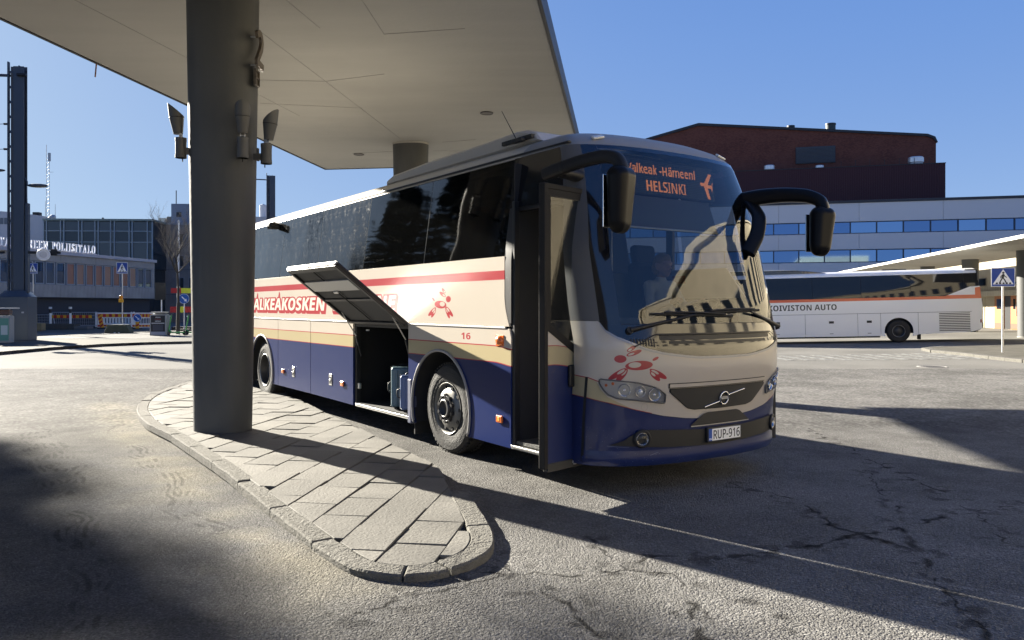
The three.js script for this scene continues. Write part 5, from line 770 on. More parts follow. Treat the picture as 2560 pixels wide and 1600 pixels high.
// the low station hall with its own canopy
const sWall = [30, 49], sDir = [0.196, 0.9806], sAt = (s, out) => [sWall[0] + sDir[0] * s - sDir[1] * out, sWall[1] + sDir[1] * s + sDir[0] * out];   // s along the wall away from us, out towards the square
const plaster = mat([0.46, 0.41, 0.31], 0.9, { map: concreteMap, bumpMap: concreteBump, bumpScale: 0.003 }), plasterPale = mat([0.5, 0.47, 0.39], 0.9, { map: concreteMap, bumpMap: concreteBump, bumpScale: 0.003 });
{
  const t = thing('station_canopy', 'pale concrete canopy with thin white edge behind the white coach', 'canopy'), H = 4.36;
  mesh(t, 'roof_slab', plan([sAt(-20, 6.15), sAt(30, 6.15), sAt(30, 1.0), sAt(-20, 1.0)], H, H + 0.12, 0.02), soffitConcrete); mesh(t, 'white_edge', plan([sAt(-20, 6.22), sAt(30, 6.22), sAt(30, 6.155), sAt(-20, 6.155)], H - 0.015, H + 0.13, 0.008), mat([0.75, 0.73, 0.68], 0.5));
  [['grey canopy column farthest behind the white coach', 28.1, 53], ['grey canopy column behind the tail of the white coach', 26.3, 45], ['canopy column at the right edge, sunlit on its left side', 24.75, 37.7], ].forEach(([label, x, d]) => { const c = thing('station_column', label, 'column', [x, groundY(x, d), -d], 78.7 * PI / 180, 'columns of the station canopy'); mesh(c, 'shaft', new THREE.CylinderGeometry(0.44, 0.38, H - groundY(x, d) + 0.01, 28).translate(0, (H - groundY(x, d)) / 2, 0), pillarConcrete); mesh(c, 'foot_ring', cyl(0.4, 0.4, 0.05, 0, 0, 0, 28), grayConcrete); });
  const hall = thing('station_hall', 'low beige station building with wooden doors behind the canopy', 'building');
  mesh(hall, 'wall', plan([sAt(-8, 0), sAt(14, 0), sAt(14, -9), sAt(-8, -9)], -1, 5.2), plaster); mesh(hall, 'roof_edge', plan([sAt(-8, 0.18), sAt(14, 0.18), sAt(14, -9), sAt(-8, -9)], 5.2, 5.42, 0.01), plasterPale);
  mesh(hall, 'ledge', plan([sAt(-8, 0.45), sAt(14, 0.45), sAt(14, 0.005), sAt(-8, 0.005)], 2.3, 2.62, 0.01), plasterPale);
  const wood = mat([0.42, 0.16, 0.05], 0.6, { map: colorTex(256, 256, (u, v) => { const k = 0.8 + 0.4 * (fbm(u * 40, v * 3, 511, 4, 3) - 0.5); return [k, k * 0.97, k * 0.92]; }, 1, 0.5) });
  const along = (n, s0, s1, y0, y1, o0, o1, m, par = hall) => mesh(par, n, plan([sAt(s0, o1), sAt(s1, o1), sAt(s1, o0), sAt(s0, o0)], y0, y1, 0.006), m);
  const gy = groundY(30, 48);
  for (const [s0, s1] of [[-1.9, -0.55], [-3.9, -2.9]]) { const d = along('door', s0, s1, gy, gy + 2.1, 0.004, 0.07, wood); along('kick_plate', s0 + 0.05, s1 - 0.05, gy + 0.05, gy + 0.35, 0.072, 0.085, mat([0.12, 0.06, 0.03], 0.6), d); along('door_glass', s0 + 0.35, s1 - 0.35, gy + 1.2, gy + 1.8, 0.072, 0.08, glassDark, d); along('handle', s0 + 0.15, s0 + 0.2, gy + 0.8, gy + 1.5, 0.09, 0.12, steel, d); }
  along('dark_doorway', -2.85, -1.95, gy, gy + 2.1, 0.003, 0.02, blackFlat);
  for (let i = 0; i < 5; i++) { const w = along('window', -7 + i * 2.6, -5.1 + i * 2.6, 2.95, 3.5, 0.003, 0.03, mat([0.2, 0.17, 0.12], 0.6)); along('pane', -6.9 + i * 2.6, -5.2 + i * 2.6, 3.0, 3.45, 0.032, 0.036, glassDark, w); }
  for (const [s, w] of [[1.1, 0.06], [2.6, 0.5]]) along('wall_panel', s, s + w, gy, gy + 2.0, 0.003, 0.05, plasterPale);
  const bin = thing('wall_bin', 'small dark bin on the pavement against the sunlit station wall', 'bin', [sAt(1.9, 0.5)[0], groundY(30, 50), -sAt(1.9, 0.5)[1]]); mesh(bin, 'body', cyl(0.18, 0.22, 0.5, 0, 0, 0, 16), blackFlat); mesh(bin, 'lid', cyl(0.2, 0.16, 0.08, 0, 0.5, 0, 16), aluMat);
  // taller wing beside the square, out of frame: the windscreen mirrors it
  const wing = thing('station_wing', 'beige plastered station wing with tall windows mirrored in the windscreen', 'building');
  mesh(wing, 'wall', plan([sAt(-95, 0), sAt(-8.2, 0), sAt(-8.2, -12), sAt(-95, -12)], -1, 11.0), plaster); mesh(wing, 'roof_edge', plan([sAt(-95, 0.3), sAt(-8.2, 0.3), sAt(-8.2, -12), sAt(-95, -12)], 11.0, 11.3, 0.02), plasterPale);
  for (const [y0, y1] of [[2.4, 4.6], [6.3, 8.7]]) for (let i = 0; i < 30; i++) { const w = along('window', -94 + i * 2.85, -92.6 + i * 2.85, y0, y1, 0.003, 0.05, mat([0.1, 0.09, 0.08], 0.6), wing); along('pane', -93.9 + i * 2.85, -92.7 + i * 2.85, y0 + 0.1, y1 - 0.1, 0.052, 0.058, glassDark, w); }
}

{ // grey office block with window bands
  const t = thing('office_block', 'long pale grey office block with bands of blue windows behind the square', 'building', [32.1, 0, -99], -0.2447), clad = mat([0.56, 0.57, 0.6], 0.75), frame = mat([0.03, 0.045, 0.07], 0.5);
  const x0 = -36, x1 = 39, pitch = 3.0;
  mesh(t, 'core', box(x0, x1, -1, 14.3, -14, -0.35), mat([0.06, 0.07, 0.08], 0.9));
  for (const [y0, y1] of [[12.12, 14.4], [8.7, 10.62], [5.2, 7.08], [1.0, 3.6]]) for (let i = 0; i < 8; i++) { const a = x0 + i * 9.375; mesh(t, 'cladding_panel', box(a + 0.015, a + 9.36, y0, y1, -0.3, 0, 0.012), clad); }
  mesh(t, 'coping', box(x0, x1, 14.4, 14.72, -0.4, 0.1, 0.02), mat([0.02, 0.025, 0.035], 0.5));
  const paneM = [0, 1, 2].map((k) => mat([[0.16, 0.27, 0.46], [0.2, 0.32, 0.52], [0.13, 0.22, 0.4]][k], 0.04, { metal: 1 }));
  for (const [y0, y1] of [[10.62, 12.12], [7.08, 8.7], [3.6, 5.2]]) {
    mesh(t, 'window_rail', box(x0, x1, y0, y0 + 0.1, -0.2, -0.03), frame); mesh(t, 'window_rail', box(x0, x1, y1 - 0.1, y1, -0.2, -0.03), frame);
    for (let i = 0; i < 25; i++) { const a = x0 + i * pitch + 0.9, w = mesh(t, 'window', box(a - 0.06, a + 0.06, y0 + 0.1, y1 - 0.1, -0.2, -0.02), frame); if (a + pitch < x1) mesh(w, 'pane', box(a + 0.065, a + pitch - 0.065, y0 + 0.11, y1 - 0.11, -0.19 - (hash(i, y0 * 10 | 0, 4) < 0.3 ? 0.004 : 0), -0.17), paneM[Math.floor(hash(i, y0 * 7 | 0, 9) * 3)]); }
  }
  const sg = thing('office_sign', 'pale cursive word sign on the grey office wall, seen through the coach door', 'sign', [2.6, 12.7, -106.0], -0.2447); mesh(sg, 'lettering', text3('elisa', 0.62, 0.08, fontSerif).translate(-0.6, 0, 0), mat([0.7, 0.7, 0.72], 0.5)); mesh(sg, 'sign_rail', box(-0.6, 1.4, -0.08, -0.03, 0, 0.05), aluMat);
}
{ // red brick hall and dark red plant storey above the office
  const brickMap = colorTex(512, 512, (u, v) => { const row = Math.floor(v * 64), col = Math.floor(u * 24 + (row % 2) * 0.5), k = 0.7 + 0.5 * hash(col, row, 7) + 0.5 * (fbm(u * 4, v * 4, 521, 4, 4) - 0.5), m = (v * 64) % 1 < 0.14 ? 0.8 : 1; return [k * m, k * 0.92 * m, k * 0.9 * m]; }, 1 / 6, 1 / 5.2);
  const t = thing('brick_hall', 'dark red brick hall with sloping roof line above the office block', 'building', [61.65, 0, -114], -0.2447), brick = mat([0.14, 0.05, 0.036], 0.9, { map: brickMap }), cap = mat([0.012, 0.014, 0.02], 0.5);
  const out = [[0, -1], [0, 25.6], [-0.3, 26.2], [-1.2, 26.55], [-33.6, 29.9], [-41, 28.1], [-62, 22.5], [-62, -1]];
  mesh(t, 'wall', plate(out, -25, 0, [], 0.02), brick);
  const ro = [[0.2, 25.5], [-0.15, 26.35], [-1.15, 26.8], [-33.6, 30.2], [-41, 28.4], [-62, 22.8], [-62, 22.4], [-41, 28.0], [-33.6, 29.8], [-1.2, 26.45], [-0.4, 26.1], [0, 25.5]]; mesh(t, 'roof_edge', plate(ro, -25, 0.25), cap);
  const lou = mesh(t, 'louvre', box(-19.3, -13.7, 23.2, 25.7, 0.01, 0.2), mat([0.035, 0.045, 0.06], 0.6)); for (let i = 0; i < 12; i++) mesh(lou, 'slat', box(-19.2, -13.8, 23.35 + i * 0.19, 23.45 + i * 0.19, 0.2, 0.3), mat([0.05, 0.06, 0.08], 0.5));
  for (const [x, r] of [[-19.4, 0.55], [-13.5, 0.75]]) { const c = mesh(t, 'roof_vent', cyl(r, r, 3.6, x, 26.6, -6, 20), mat([0.035, 0.05, 0.05], 0.6)); mesh(c, 'vent_cap', cyl(r + 0.06, r + 0.06, 0.25, x, 30.1, -6, 20), cap); }
  const p = thing('plant_storey', 'dark maroon corrugated storey between office roof and brick hall', 'building', [59.7, 0, -108], -0.2447), rib = [];
  for (let i = 0; i < 132; i++) rib.push(box(-40 + i * 0.3, -39.86 + i * 0.3, 12, 21.35, 0, 0.05)); mesh(p, 'wall', [box(-40, 0, 12, 21.4, -6, 0)], mat([0.045, 0.008, 0.013], 0.7)); tag(mesh(p, 'corrugation', rib, mat([0.05, 0.009, 0.015], 0.65)), 'vertical ribs of the maroon cladding', null, null, 'stuff'); mesh(p, 'coping', box(-40, 0.06, 21.4, 21.5, -6.05, 0.08), cap);
  for (let i = 0; i < 8; i++) mesh(p, 'rail_post', box(-2 - i * 1.9, -1.95 - i * 1.9, 21.5, 22.4, -0.3, -0.25), cap);
  [['small silver roof vent at left on the maroon storey', -23.0, 0.75, 21.4, 0.9], ['smallest silver roof vent in the middle of the maroon storey', -16.1, 0.6, 21.4, 0.6], ['big silver roof vent at right on the maroon storey', -3.4, 1.0, 21.5, 1.1]].forEach(([label, x, r, y, h]) => { const q = p.localToWorld(V(x, y, -1.4)); p.updateMatrixWorld(true); const w = p.localToWorld(V(x, y, -1.4)); const v = thing('roof_ventilator', label, 'ventilator', [w.x, w.y, w.z], -0.2447, 'silver roof ventilators'); mesh(v, 'drum', cyl(r, r, h * 0.55, 0, h * 0.35, 0, 24), mat([0.7, 0.7, 0.7], 0.35, { metal: 0.6 })); mesh(v, 'neck', cyl(r * 0.9, r * 0.9, h * 0.4, 0, 0, 0, 24), mat([0.35, 0.35, 0.36], 0.5, { metal: 0.6 })); mesh(v, 'cap', cyl(r * 1.03, r * 0.9, h * 0.12, 0, h * 0.9, 0, 24), mat([0.7, 0.7, 0.7], 0.35, { metal: 0.6 })); });
}
// ------------------------------------------------------------------ left side: pavement, tram mast, police building, road works
const mastBlue = mat([0.045, 0.06, 0.085], 0.5, { metal: 0.2 }), sheetGray = mat([0.33, 0.35, 0.38], 0.7), frameGray = mat([0.30, 0.33, 0.37], 0.5);
{
  const pv = structGroup('left_pavement'), edge = [[-16.2, -10], [-17.4, 18], [-17.6, 26], [-17.55, 30], [-17, 32.6], [-15.9, 34.2], [-13.5, 35.6], [-9, 36.4], [6, 36.8]];
  mesh(pv, 'paved_surface', plan([...edge, [6, 54], [-120, 54], [-120, -10]], -0.3, 0.11), mat([0.115, 0.113, 0.105], 0.9, { specularIntensity: 0.2, map: slabMap, bumpMap: slabBump, bumpScale: 0.004 }));
  for (let i = 2; i < edge.length; i++) { const [ax, ad] = edge[i - 1], [bx, bd] = edge[i], n = Math.max(1, Math.round(Math.hypot(bx - ax, bd - ad) / 1.1)); for (let k = 0; k < n; k++) { const a = [lerp(ax, bx, k / n), lerp(ad, bd, k / n)], b = [lerp(ax, bx, (k + 0.985) / n), lerp(ad, bd, (k + 0.985) / n)], l = Math.hypot(b[0] - a[0], b[1] - a[1]), nx = -(b[1] - a[1]) / l * 0.26, nd = (b[0] - a[0]) / l * 0.26; mesh(pv, 'kerb_stone', plan([a, b, [b[0] + nx, b[1] + nd], [a[0] + nx, a[1] + nd]].reverse(), -0.2, 0.114, 0.012), granite); } }
  const zc = structGroup('zebra_crossing'), pale = mat([0.2, 0.195, 0.175], 0.9, { specularIntensity: 0.2 });
  for (let i = 0; i < 5; i++) mesh(zc, 'stripe', plan([[-21.5 + i * 0.3, 38.6 + i * 0.95], [-13, 38.6 + i * 0.95], [-13, 39.05 + i * 0.95], [-21.5 + i * 0.3, 39.05 + i * 0.95]], 0.11, 0.115), pale);
  const slabs = structGroup('paving_field'), tone = [0.13, 0.15, 0.115].map((k) => mat([k, k * 0.97, k * 0.9], 0.9, { specularIntensity: 0.2 }));
  for (let i = 0; i < 13; i++) for (let j = 0; j < 7; j++) mesh(slabs, 'paving_slab', plan([[-27.6 + i * 0.8 + j * 0.1, 37.6 + j * 1.2], [-26.83 + i * 0.8 + j * 0.1, 37.6 + j * 1.2], [-26.73 + i * 0.8 + j * 0.1, 38.77 + j * 1.2], [-27.5 + i * 0.8 + j * 0.1, 38.77 + j * 1.2]], 0.11, 0.118 + 0.003 * hash(i, j, 2)), tone[Math.floor(hash(i, j, 3) * 3)]);
}
const plot = (x, d) => [x, 0.11, -d];
function tramMast(label, x, d, turn, arms) {
  const t = thing('tram_mast', label, 'mast', plot(x, d), turn, 'steel tram line masts');
  mesh(t, 'flange', box(-0.1, 0.36, 2.2, 12.55, 0.1, 0.15, 0.01), mastBlue); mesh(t, 'flange', box(-0.36, -0.3, 2.2, 12.75, 0.0, 0.15, 0.01), mastBlue); mesh(t, 'back_flange', box(-0.34, 0.36, 2.2, 12.6, -0.18, -0.14), mat([0.03, 0.04, 0.06], 0.5)); mesh(t, 'web', box(0.1, 0.14, 2.2, 12.6, -0.14, 0.1), mastBlue);
  for (let i = 0; i < 15; i++) mesh(t, 'batten_plate', box(-0.3, -0.1, 2.7 + i * 0.68, 2.82 + i * 0.68, 0.04, 0.09), mastBlue);
  if (!arms) { mesh(t, 'cross_arm', rod(V(-1.6, 12.2, 0), V(-0.3, 12.2, 0), 0.05, 8), mastBlue); return t; }
  mesh(t, 'base_cabinet', box(-0.66, 0.66, 0, 2.0, -0.45, 0.45, 0.02), mastBlue); mesh(t, 'base_cap', new THREE.CylinderGeometry(0.56, 0.92, 0.28, 4).rotateY(PI / 4).scale(1, 1, 0.7).translate(0, 2.14, 0), mastBlue); mesh(t, 'side_duct', box(0.37, 0.53, 2.2, 6.3, -0.1, 0.1, 0.03), mastBlue); mesh(t, 'inspection_label', box(0.4, 0.5, 1.25, 1.32, 0.45, 0.458), sheetGray);
  mesh(t, 'cross_arm', rod(V(-2.6, 12.15, 0), V(-0.3, 12.15, 0), 0.07, 8), mastBlue); mesh(t, 'arm_clamp', box(0.1, 0.5, 12.08, 12.2, 0.1, 0.3, 0.02), blackMetal);
  for (const y of [9.9, 8.75]) { const ins = mesh(t, 'insulator', rod(V(-0.52, y, 0.1), V(-0.33, y, 0.1), 0.05, 8), blackMetal); mesh(ins, 'span_wire', rod(V(-14, y - 0.75, -1), V(-0.52, y, 0.1), 0.013, 5), blackMetal); }
  mesh(t, 'lamp_arm', tube([[0.36, 7.45, 0.1], [0.48, 7.3, 0.12], [0.5, 7.1, 0.14]], 0.03), mastBlue); const lum = mesh(t, 'luminaire', new THREE.SphereGeometry(0.46, 18, 10).scale(1, 0.2, 0.4).translate(0.95, 7.1, 0.14), mastBlue); mesh(lum, 'lamp_lens', new THREE.SphereGeometry(0.34, 16, 8).scale(1, 0.1, 0.35).translate(0.98, 7.04, 0.14), mat([0.4, 0.36, 0.3], 0.3)); mesh(t, 'luminaire', new THREE.SphereGeometry(0.4, 16, 10).scale(1, 0.18, 0.4).translate(-0.85, 7.78, 0.1), mastBlue);
  mesh(t, 'conduit', rod(V(0.45, 6.3, 0.05), V(0.45, 7.1, 0.1), 0.025, 8), mastBlue);
  for (const s of [1, -1]) { const dr = mesh(t, 'tension_drum', new THREE.CylinderGeometry(0.27, 0.27, 0.3, 28).rotateX(PI / 2).rotateY(0.5).translate(s > 0 ? 1.26 : -1.35, 3.92, 0.3), mat([0.6, 0.62, 0.66], 0.4)); mesh(dr, 'drum_face', new THREE.CylinderGeometry(0.15, 0.15, 0.34, 20).rotateX(PI / 2).rotateY(0.5).translate(s > 0 ? 1.26 : -1.35, 3.92, 0.32), mat([0.42, 0.43, 0.46], 0.5)); mesh(dr, 'drum_rim', new THREE.TorusGeometry(0.25, 0.03, 8, 28).rotateY(0.5).translate(s > 0 ? 1.33 : -1.28, 3.92, 0.44), mat([0.66, 0.68, 0.7], 0.4)); mesh(t, 'drum_bracket', box(s > 0 ? 0.5 : -1.9, s > 0 ? 1.9 : -0.5, 3.98, 4.1, 0.0, 0.1, 0.01), blackMetal); mesh(t, 'drum_box', box(s > 0 ? 1.5 : -1.3, s > 0 ? 1.75 : -1.0, 3.9, 4.2, 0, 0.15, 0.02), blackMetal); }
  return t;
}
tramMast('tall dark blue tram mast with square base cabinet at the left edge', -22.72, 36, 0.12, true);
tramMast('dark tram mast top showing between column and coach roof', -20.3, 66, 0.3, false);

// two-storey grey building with lettering on its roof edge
{
  const A = [-31.9, 70], dir = [0.2095, 0.9778], turn = Math.atan2(dir[1], dir[0]);        // own x runs along the front, away from us
  const t = thing('police_building', 'grey two-storey concrete building with a row of windows and roof lettering', 'building', [A[0], 0, -A[1]], turn);
  const conc = mat([0.4, 0.4, 0.405], 0.9, { map: concreteMap, bumpMap: concreteBump, bumpScale: 0.003 }), rail = mat([0.42, 0.42, 0.46], 0.6), dk = mat([0.03, 0.035, 0.045], 0.6);
  const x0 = -40, o = 1;                       // own z points to the street
  mesh(t, 'core', box(x0, -0.1, -1, 5.5, -16, -0.42), dk);
  for (let i = 0; i < 11; i++) { const a = -0.0 - i * 3.62, b = a - 3.6; mesh(t, 'concrete_panel', box(b, a, 2.36, 3.3, -0.3, 0, 0.012), conc); mesh(t, 'concrete_panel', box(b, a, 5.0, 5.56, -0.3, 0, 0.012), conc); }
  mesh(t, 'end_wall', box(-0.28, 0, 2.36, 5.56, -16, -0.31), conc); mesh(t, 'roof_edge', box(x0, 0.15, 5.57, 5.82, -0.6, 0.12, 0.01), rail); mesh(t, 'corner_pier', box(-0.3, 0, 3.3, 5.0, -0.3, -0.02), conc);
  const panes = [mat([0.03, 0.035, 0.045], 0.03, { clearcoat: 1, ior: 1.9 }), mat([0.05, 0.06, 0.075], 0.03, { clearcoat: 1, ior: 1.8 })];
  const brickReflection = [[0.34, 0.15, 0.08], [0.3, 0.14, 0.08], [0.36, 0.2, 0.12]].map((c) => mat(c, 0.5, { clearcoat: 1, clearcoatRoughness: 0.03 }));  // pane colours painted as the reflection of sunlit orange brick
  for (let i = 0; i < 30; i++) { const a = -0.32 - i * 1.005; const w = mesh(t, 'window', [box(a - 0.84, a - 0.78, 3.32, 4.98, -0.16, -0.05), box(a - 0.06, a, 3.32, 4.98, -0.16, -0.05), box(a - 0.78, a - 0.06, 3.32, 3.4, -0.16, -0.05), box(a - 0.78, a - 0.06, 4.92, 4.98, -0.16, -0.05)], frameGray); mesh(w, 'pane', box(a - 0.78, a - 0.06, 3.4, 4.92, -0.14, -0.12), i > 1 && i < 10 ? brickReflection[i % 3] : panes[i % 2]); mesh(w, 'mullion', box(a - 0.99, a - 0.845, 3.3, 5.0, -0.3, -0.08), mat([0.09, 0.115, 0.155], 0.6)); }
  for (let i = 0; i < 14; i++) { const a = -0.6 - i * 1.9; const w = mesh(t, 'shop_window', box(a - 0.05, a + 0.05, 0, 2.36, -0.6, -0.5), frameGray); mesh(w, 'pane', box(a - 1.85, a - 0.055, 0.3, 2.3, -0.58, -0.56), panes[i % 2]); }
  mesh(t, 'soffit', box(x0, 0, 2.3, 2.355, -3, -0.02), dk);
  const yb = mesh(t, 'yellow_poster', box(-12.9, -11.6, 0.9, 2.2, -0.5, -0.46), mat([0.5, 0.3, 0.02], 0.6), 'round yellow board behind the ground floor glass');
  const sign = thing('rooftop_lettering', 'pale serif letters standing on the roof edge of the grey building', 'sign', [A[0], 5.82, -A[1]], turn), lm = mat([0.82, 0.83, 0.86], 0.6);
  const word = 'TAMPEREEN POLIISITALO'; let w0 = []; let x = 0; for (const ch of word) { const g = ch === ' ' ? null : text3(ch, 0.62, 0.09, fontSerif); const w = g ? g.boundingBox.max.x - g.boundingBox.min.x : 0.3; w0.push([x, g]); x += w + 0.16; }
  const start = -16.35, k = 9.15 / x; for (const [px, g] of w0) if (g) { const m = mesh(sign, 'letter', g, lm); m.scale.set(k, 1, 1); m.position.set(start + px * k, 0.06, 0.0); }
  mesh(sign, 'letter_rail', box(-16.6, -7.1, 0.02, 0.055, -0.04, 0.02), rail);
}
{ // glass tower and the blocks behind
  const t = thing('glass_block', 'dark glass office storey with paired mullions above the grey building', 'building', [-46.6, 0, -78], 0.06), W = 10.6, bar = mat([0.22, 0.28, 0.33], 0.5), dk = mat([0.02, 0.025, 0.03], 0.8);
  mesh(t, 'core', box(0.05, W - 0.05, 0, 10.2, -10, -0.3), dk); mesh(t, 'roof_edge', box(-0.05, W + 0.1, 10.22, 10.42, -10, 0.12, 0.01), mat([0.16, 0.22, 0.22], 0.6));
  const gl = [mat([0.02, 0.03, 0.04], 0.04, { ior: 1.5 }), mat([0.03, 0.042, 0.055], 0.06, { ior: 1.6 })], cols = [0.03, 0.3, 1.66, 1.98, 3.4, 3.72, 4.98, 5.3, 6.5, 6.87, 8.3, 8.6, 10.08, 10.55], rows = [5.4, 8.1, 9.2, 10.2];
  cols.forEach((c) => mesh(t, 'mullion', box(c - 0.05, c + 0.05, 5.2, 10.22, -0.1, 0.06), bar)); [8.1, 9.2].forEach((r) => mesh(t, 'transom', box(0, W, r - 0.04, r + 0.04, -0.09, 0.03), bar));
  for (let i = 1; i < cols.length; i++) for (let j = 1; j < 4; j++) mesh(t, 'pane', box(cols[i - 1] + 0.055, cols[i] - 0.055, rows[j - 1] + 0.045, rows[j] - 0.045, -0.08, -0.05).rotateY((hash(i, j, 3) - 0.5) * 0.0), gl[(i + j) % 2]);
  for (let j = 0; j < 3; j++) mesh(t, 'side_pane', box(W + 0.01, W + 0.05, 5.4 + j * 1.6, 6.95 + j * 1.6, -9.5, -0.2), gl[j % 2]);
  mesh(t, 'roof_antenna', box(4.8, 4.95, 10.42, 10.75, -2, -1.85), blackMetal);
  const b = thing('pale_block', 'pale grey sheet-clad block behind the mast at left', 'building', [-60, 0, -86], 0.02), rib = mat([0.40, 0.42, 0.47], 0.7);
  mesh(b, 'wall', plate([[0, 0], [0, 12.4], [5.5, 12.0], [8.5, 11.6], [12, 10.9], [12, 0]], -8, 0), rib); for (let i = 0; i < 6; i++) mesh(b, 'cladding_board', box(0, 12, 8.2 + i * 0.24, 8.4 + i * 0.24, 0.0, 0.03), rib); const wb = mesh(b, 'window_band', box(0, 5.6, 10.7, 11.4, 0.0, 0.02), mat([0.1, 0.12, 0.15], 0.3)); for (let i = 0; i < 8; i++) mesh(wb, 'mullion', box(i * 0.7, i * 0.7 + 0.06, 10.7, 11.4, 0.02, 0.05), sheetGray); mesh(b, 'roof_hood', box(6.5, 7.2, 11.85, 12.2, -2, -1.4), blackMetal);
  const c = thing('concrete_block', 'grey concrete block with narrow windows and a stair tower', 'building', [-37.4, 0, -82], 0.05), cm = mat([0.22, 0.22, 0.235], 0.9, { map: concreteMap }), lam = mat([0.16, 0.19, 0.25], 0.6);
  mesh(c, 'wall', box(1.0, 12, 0, 10.2, -9, 0), cm); mesh(c, 'stair_glass', box(-0.2, 0.98, 0, 10.3, -9, -0.2), mat([0.035, 0.04, 0.055], 0.2)); mesh(c, 'roof_edge', box(-0.3, 12, 10.2, 10.45, -9, 0.1), mat([0.2, 0.22, 0.25], 0.6)); const tw = mesh(c, 'stair_tower', box(1.35, 5.2, 10.45, 12.55, -6, -1), lam); mesh(tw, 'tower_window', box(1.9, 2.4, 11.15, 11.65, -1, -0.96), dk); mesh(tw, 'tower_mast', rod(V(1.5, 12.55, -2), V(1.5, 14.1, -2), 0.05, 6), blackMetal);
  for (let i = 0; i < 4; i++) for (let j = 0; j < 3; j++) { const w = mesh(c, 'window', box(2.6 + i * 0.95, 3.05 + i * 0.95, 8.1 - j * 2.3, 9.3 - j * 2.3, 0.0, 0.03), lam); mesh(w, 'pane', box(2.65 + i * 0.95, 3.0 + i * 0.95, 8.15 - j * 2.3, 9.25 - j * 2.3, 0.03, 0.035), dk); }
  for (let i = 0; i < 3; i++) mesh(c, 'panel_joint', box(1.0, 12, 2.9 + i * 2.6, 2.93 + i * 2.6, 0, 0.005), dk); for (const [a, z, h] of [[0.0, 1.0, 0.7], [0.9, 0.5, 0.85], [1.5, 0.8, 0.6]]) mesh(c, 'roof_unit', box(a - 0.4, a + 0.35, 10.45, 10.45 + h, -3, -2, 0.02), h > 0.8 ? mat([0.12, 0.12, 0.12], 0.8) : mat([0.5, 0.48, 0.42], 0.8));
  const m = thing('lattice_mast', 'tall thin lattice radio mast on a far roof at left', 'mast', [-50.9, 9.5, -86]); for (const s of [-0.16, 0.16]) mesh(m, 'leg', rod(V(s, 0, 0), V(s, s < 0 ? 9.9 : 9.0, 0), 0.028, 5), frameGray); for (let i = 0; i < 22; i++) mesh(m, 'rung', rod(V(-0.16, 0.4 * i + 0.2, 0), V(0.16, 0.4 * i + 0.4, 0), 0.014, 4), frameGray); mesh(m, 'aerial', box(0.05, 0.28, 8.1, 9.0, -0.08, 0.08), frameGray); mesh(m, 'dish', new THREE.SphereGeometry(0.35, 12, 8, 0, 2 * PI, 0, PI / 2).rotateX(1.2).translate(0.55, 1.9, 0), frameGray); mesh(m, 'side_arm', rod(V(0, 6.9, 0), V(0.6, 6.9, 0), 0.02, 4), frameGray);
  for (const [x, h, l] of [[-47.6, 2.0, 'thin whip aerial on the roof right of the lattice mast'], [-46.6, 1.7, 'shorter whip aerial on the glass block roof']]) { const a = thing('whip_aerial', l, 'aerial', [x, 10.4, -80]); mesh(a, 'whip', rod(V(0, 0, 0), V(0, h, 0), 0.03, 5, 0.02), frameGray); mesh(a, 'foot', box(-0.08, 0.08, 0, 0.15, -0.08, 0.08), frameGray); }
  const k = thing('roof_tank', 'pale round roof tank on a distant block beside the tram mast', 'building', [-39, 0, -120], 0); mesh(k, 'block', box(-6, 8, 0, 15.4, -8, 0), mat([0.3, 0.32, 0.36], 0.8)); mesh(k, 'tank', cyl(0.55, 0.55, 2.0, 0.3, 15.4, -2, 20), mat([0.5, 0.52, 0.55], 0.6)); mesh(k, 'tank_cap', new THREE.ConeGeometry(0.56, 0.25, 20).translate(0.3, 17.52, -2), mat([0.5, 0.52, 0.55], 0.6));
}

// ---- street furniture and road works on the left
const yellow = mat([0.75, 0.38, 0.02], 0.5), redM = mat([0.42, 0.02, 0.02], 0.5), whiteM = mat([0.75, 0.75, 0.73], 0.5), limeM = mat([0.62, 0.65, 0.03], 0.5), blueM = mat([0.03, 0.1, 0.38], 0.45), galv = mat([0.45, 0.46, 0.47], 0.45, { metal: 0.6 });
crossingSign('blue crossing sign beside the base of the tall tram mast', -28.1, 0.11, 46, 0.3, 3.5, 4.1, 0.5);
crossingSign('blue crossing sign on a post set in a concrete block', -22.86, 0.11, 46, 0.2, 3.5, 4.14, 0.6);
{
  const blk = thing('concrete_weight', 'mossy concrete block carrying the post of a crossing sign', 'concrete block', plot(-22.9, 45.7), 0.05);
  mesh(blk, 'block', plate([[-0.72, 0], [0.72, 0], [0.7, 0.15], [0.52, 0.5], [-0.52, 0.5], [-0.7, 0.15]], -0.3, 0.3, [], 0.03), mat([0.12, 0.125, 0.08], 0.9, { map: concreteMap })); for (const s of [-1, 1]) mesh(blk, 'fork_slot', box(s * 0.12 - 0.05, s * 0.12 + 0.05, 0.01, 0.06, 0.28, 0.31, 0.01), whiteM);
  const wl = thing('warning_lamp', 'amber road works lamp fixed to the crossing sign post', 'warning lamp', [-22.88, 1.9, -45.9]); mesh(wl, 'battery_box', box(-0.13, 0.13, 0, 0.2, -0.06, 0.06, 0.02), yellow); mesh(wl, 'lens', new THREE.SphereGeometry(0.12, 16, 10).scale(1, 1, 0.5).translate(0, 0.31, 0), mat([0.8, 0.3, 0.03], 0.25)); mesh(wl, 'bracket', box(-0.02, 0.02, 0.1, 0.45, -0.09, -0.06), galv);
}
const striped = (par, name, x0, x1, y0, y1, z, n, a, b) => { for (let i = 0; i < n; i++) mesh(par, name, box(lerp(x0, x1, i / n), lerp(x0, x1, (i + 1) / n), y0, y1, z, z + 0.02), i % 2 ? a : b); };
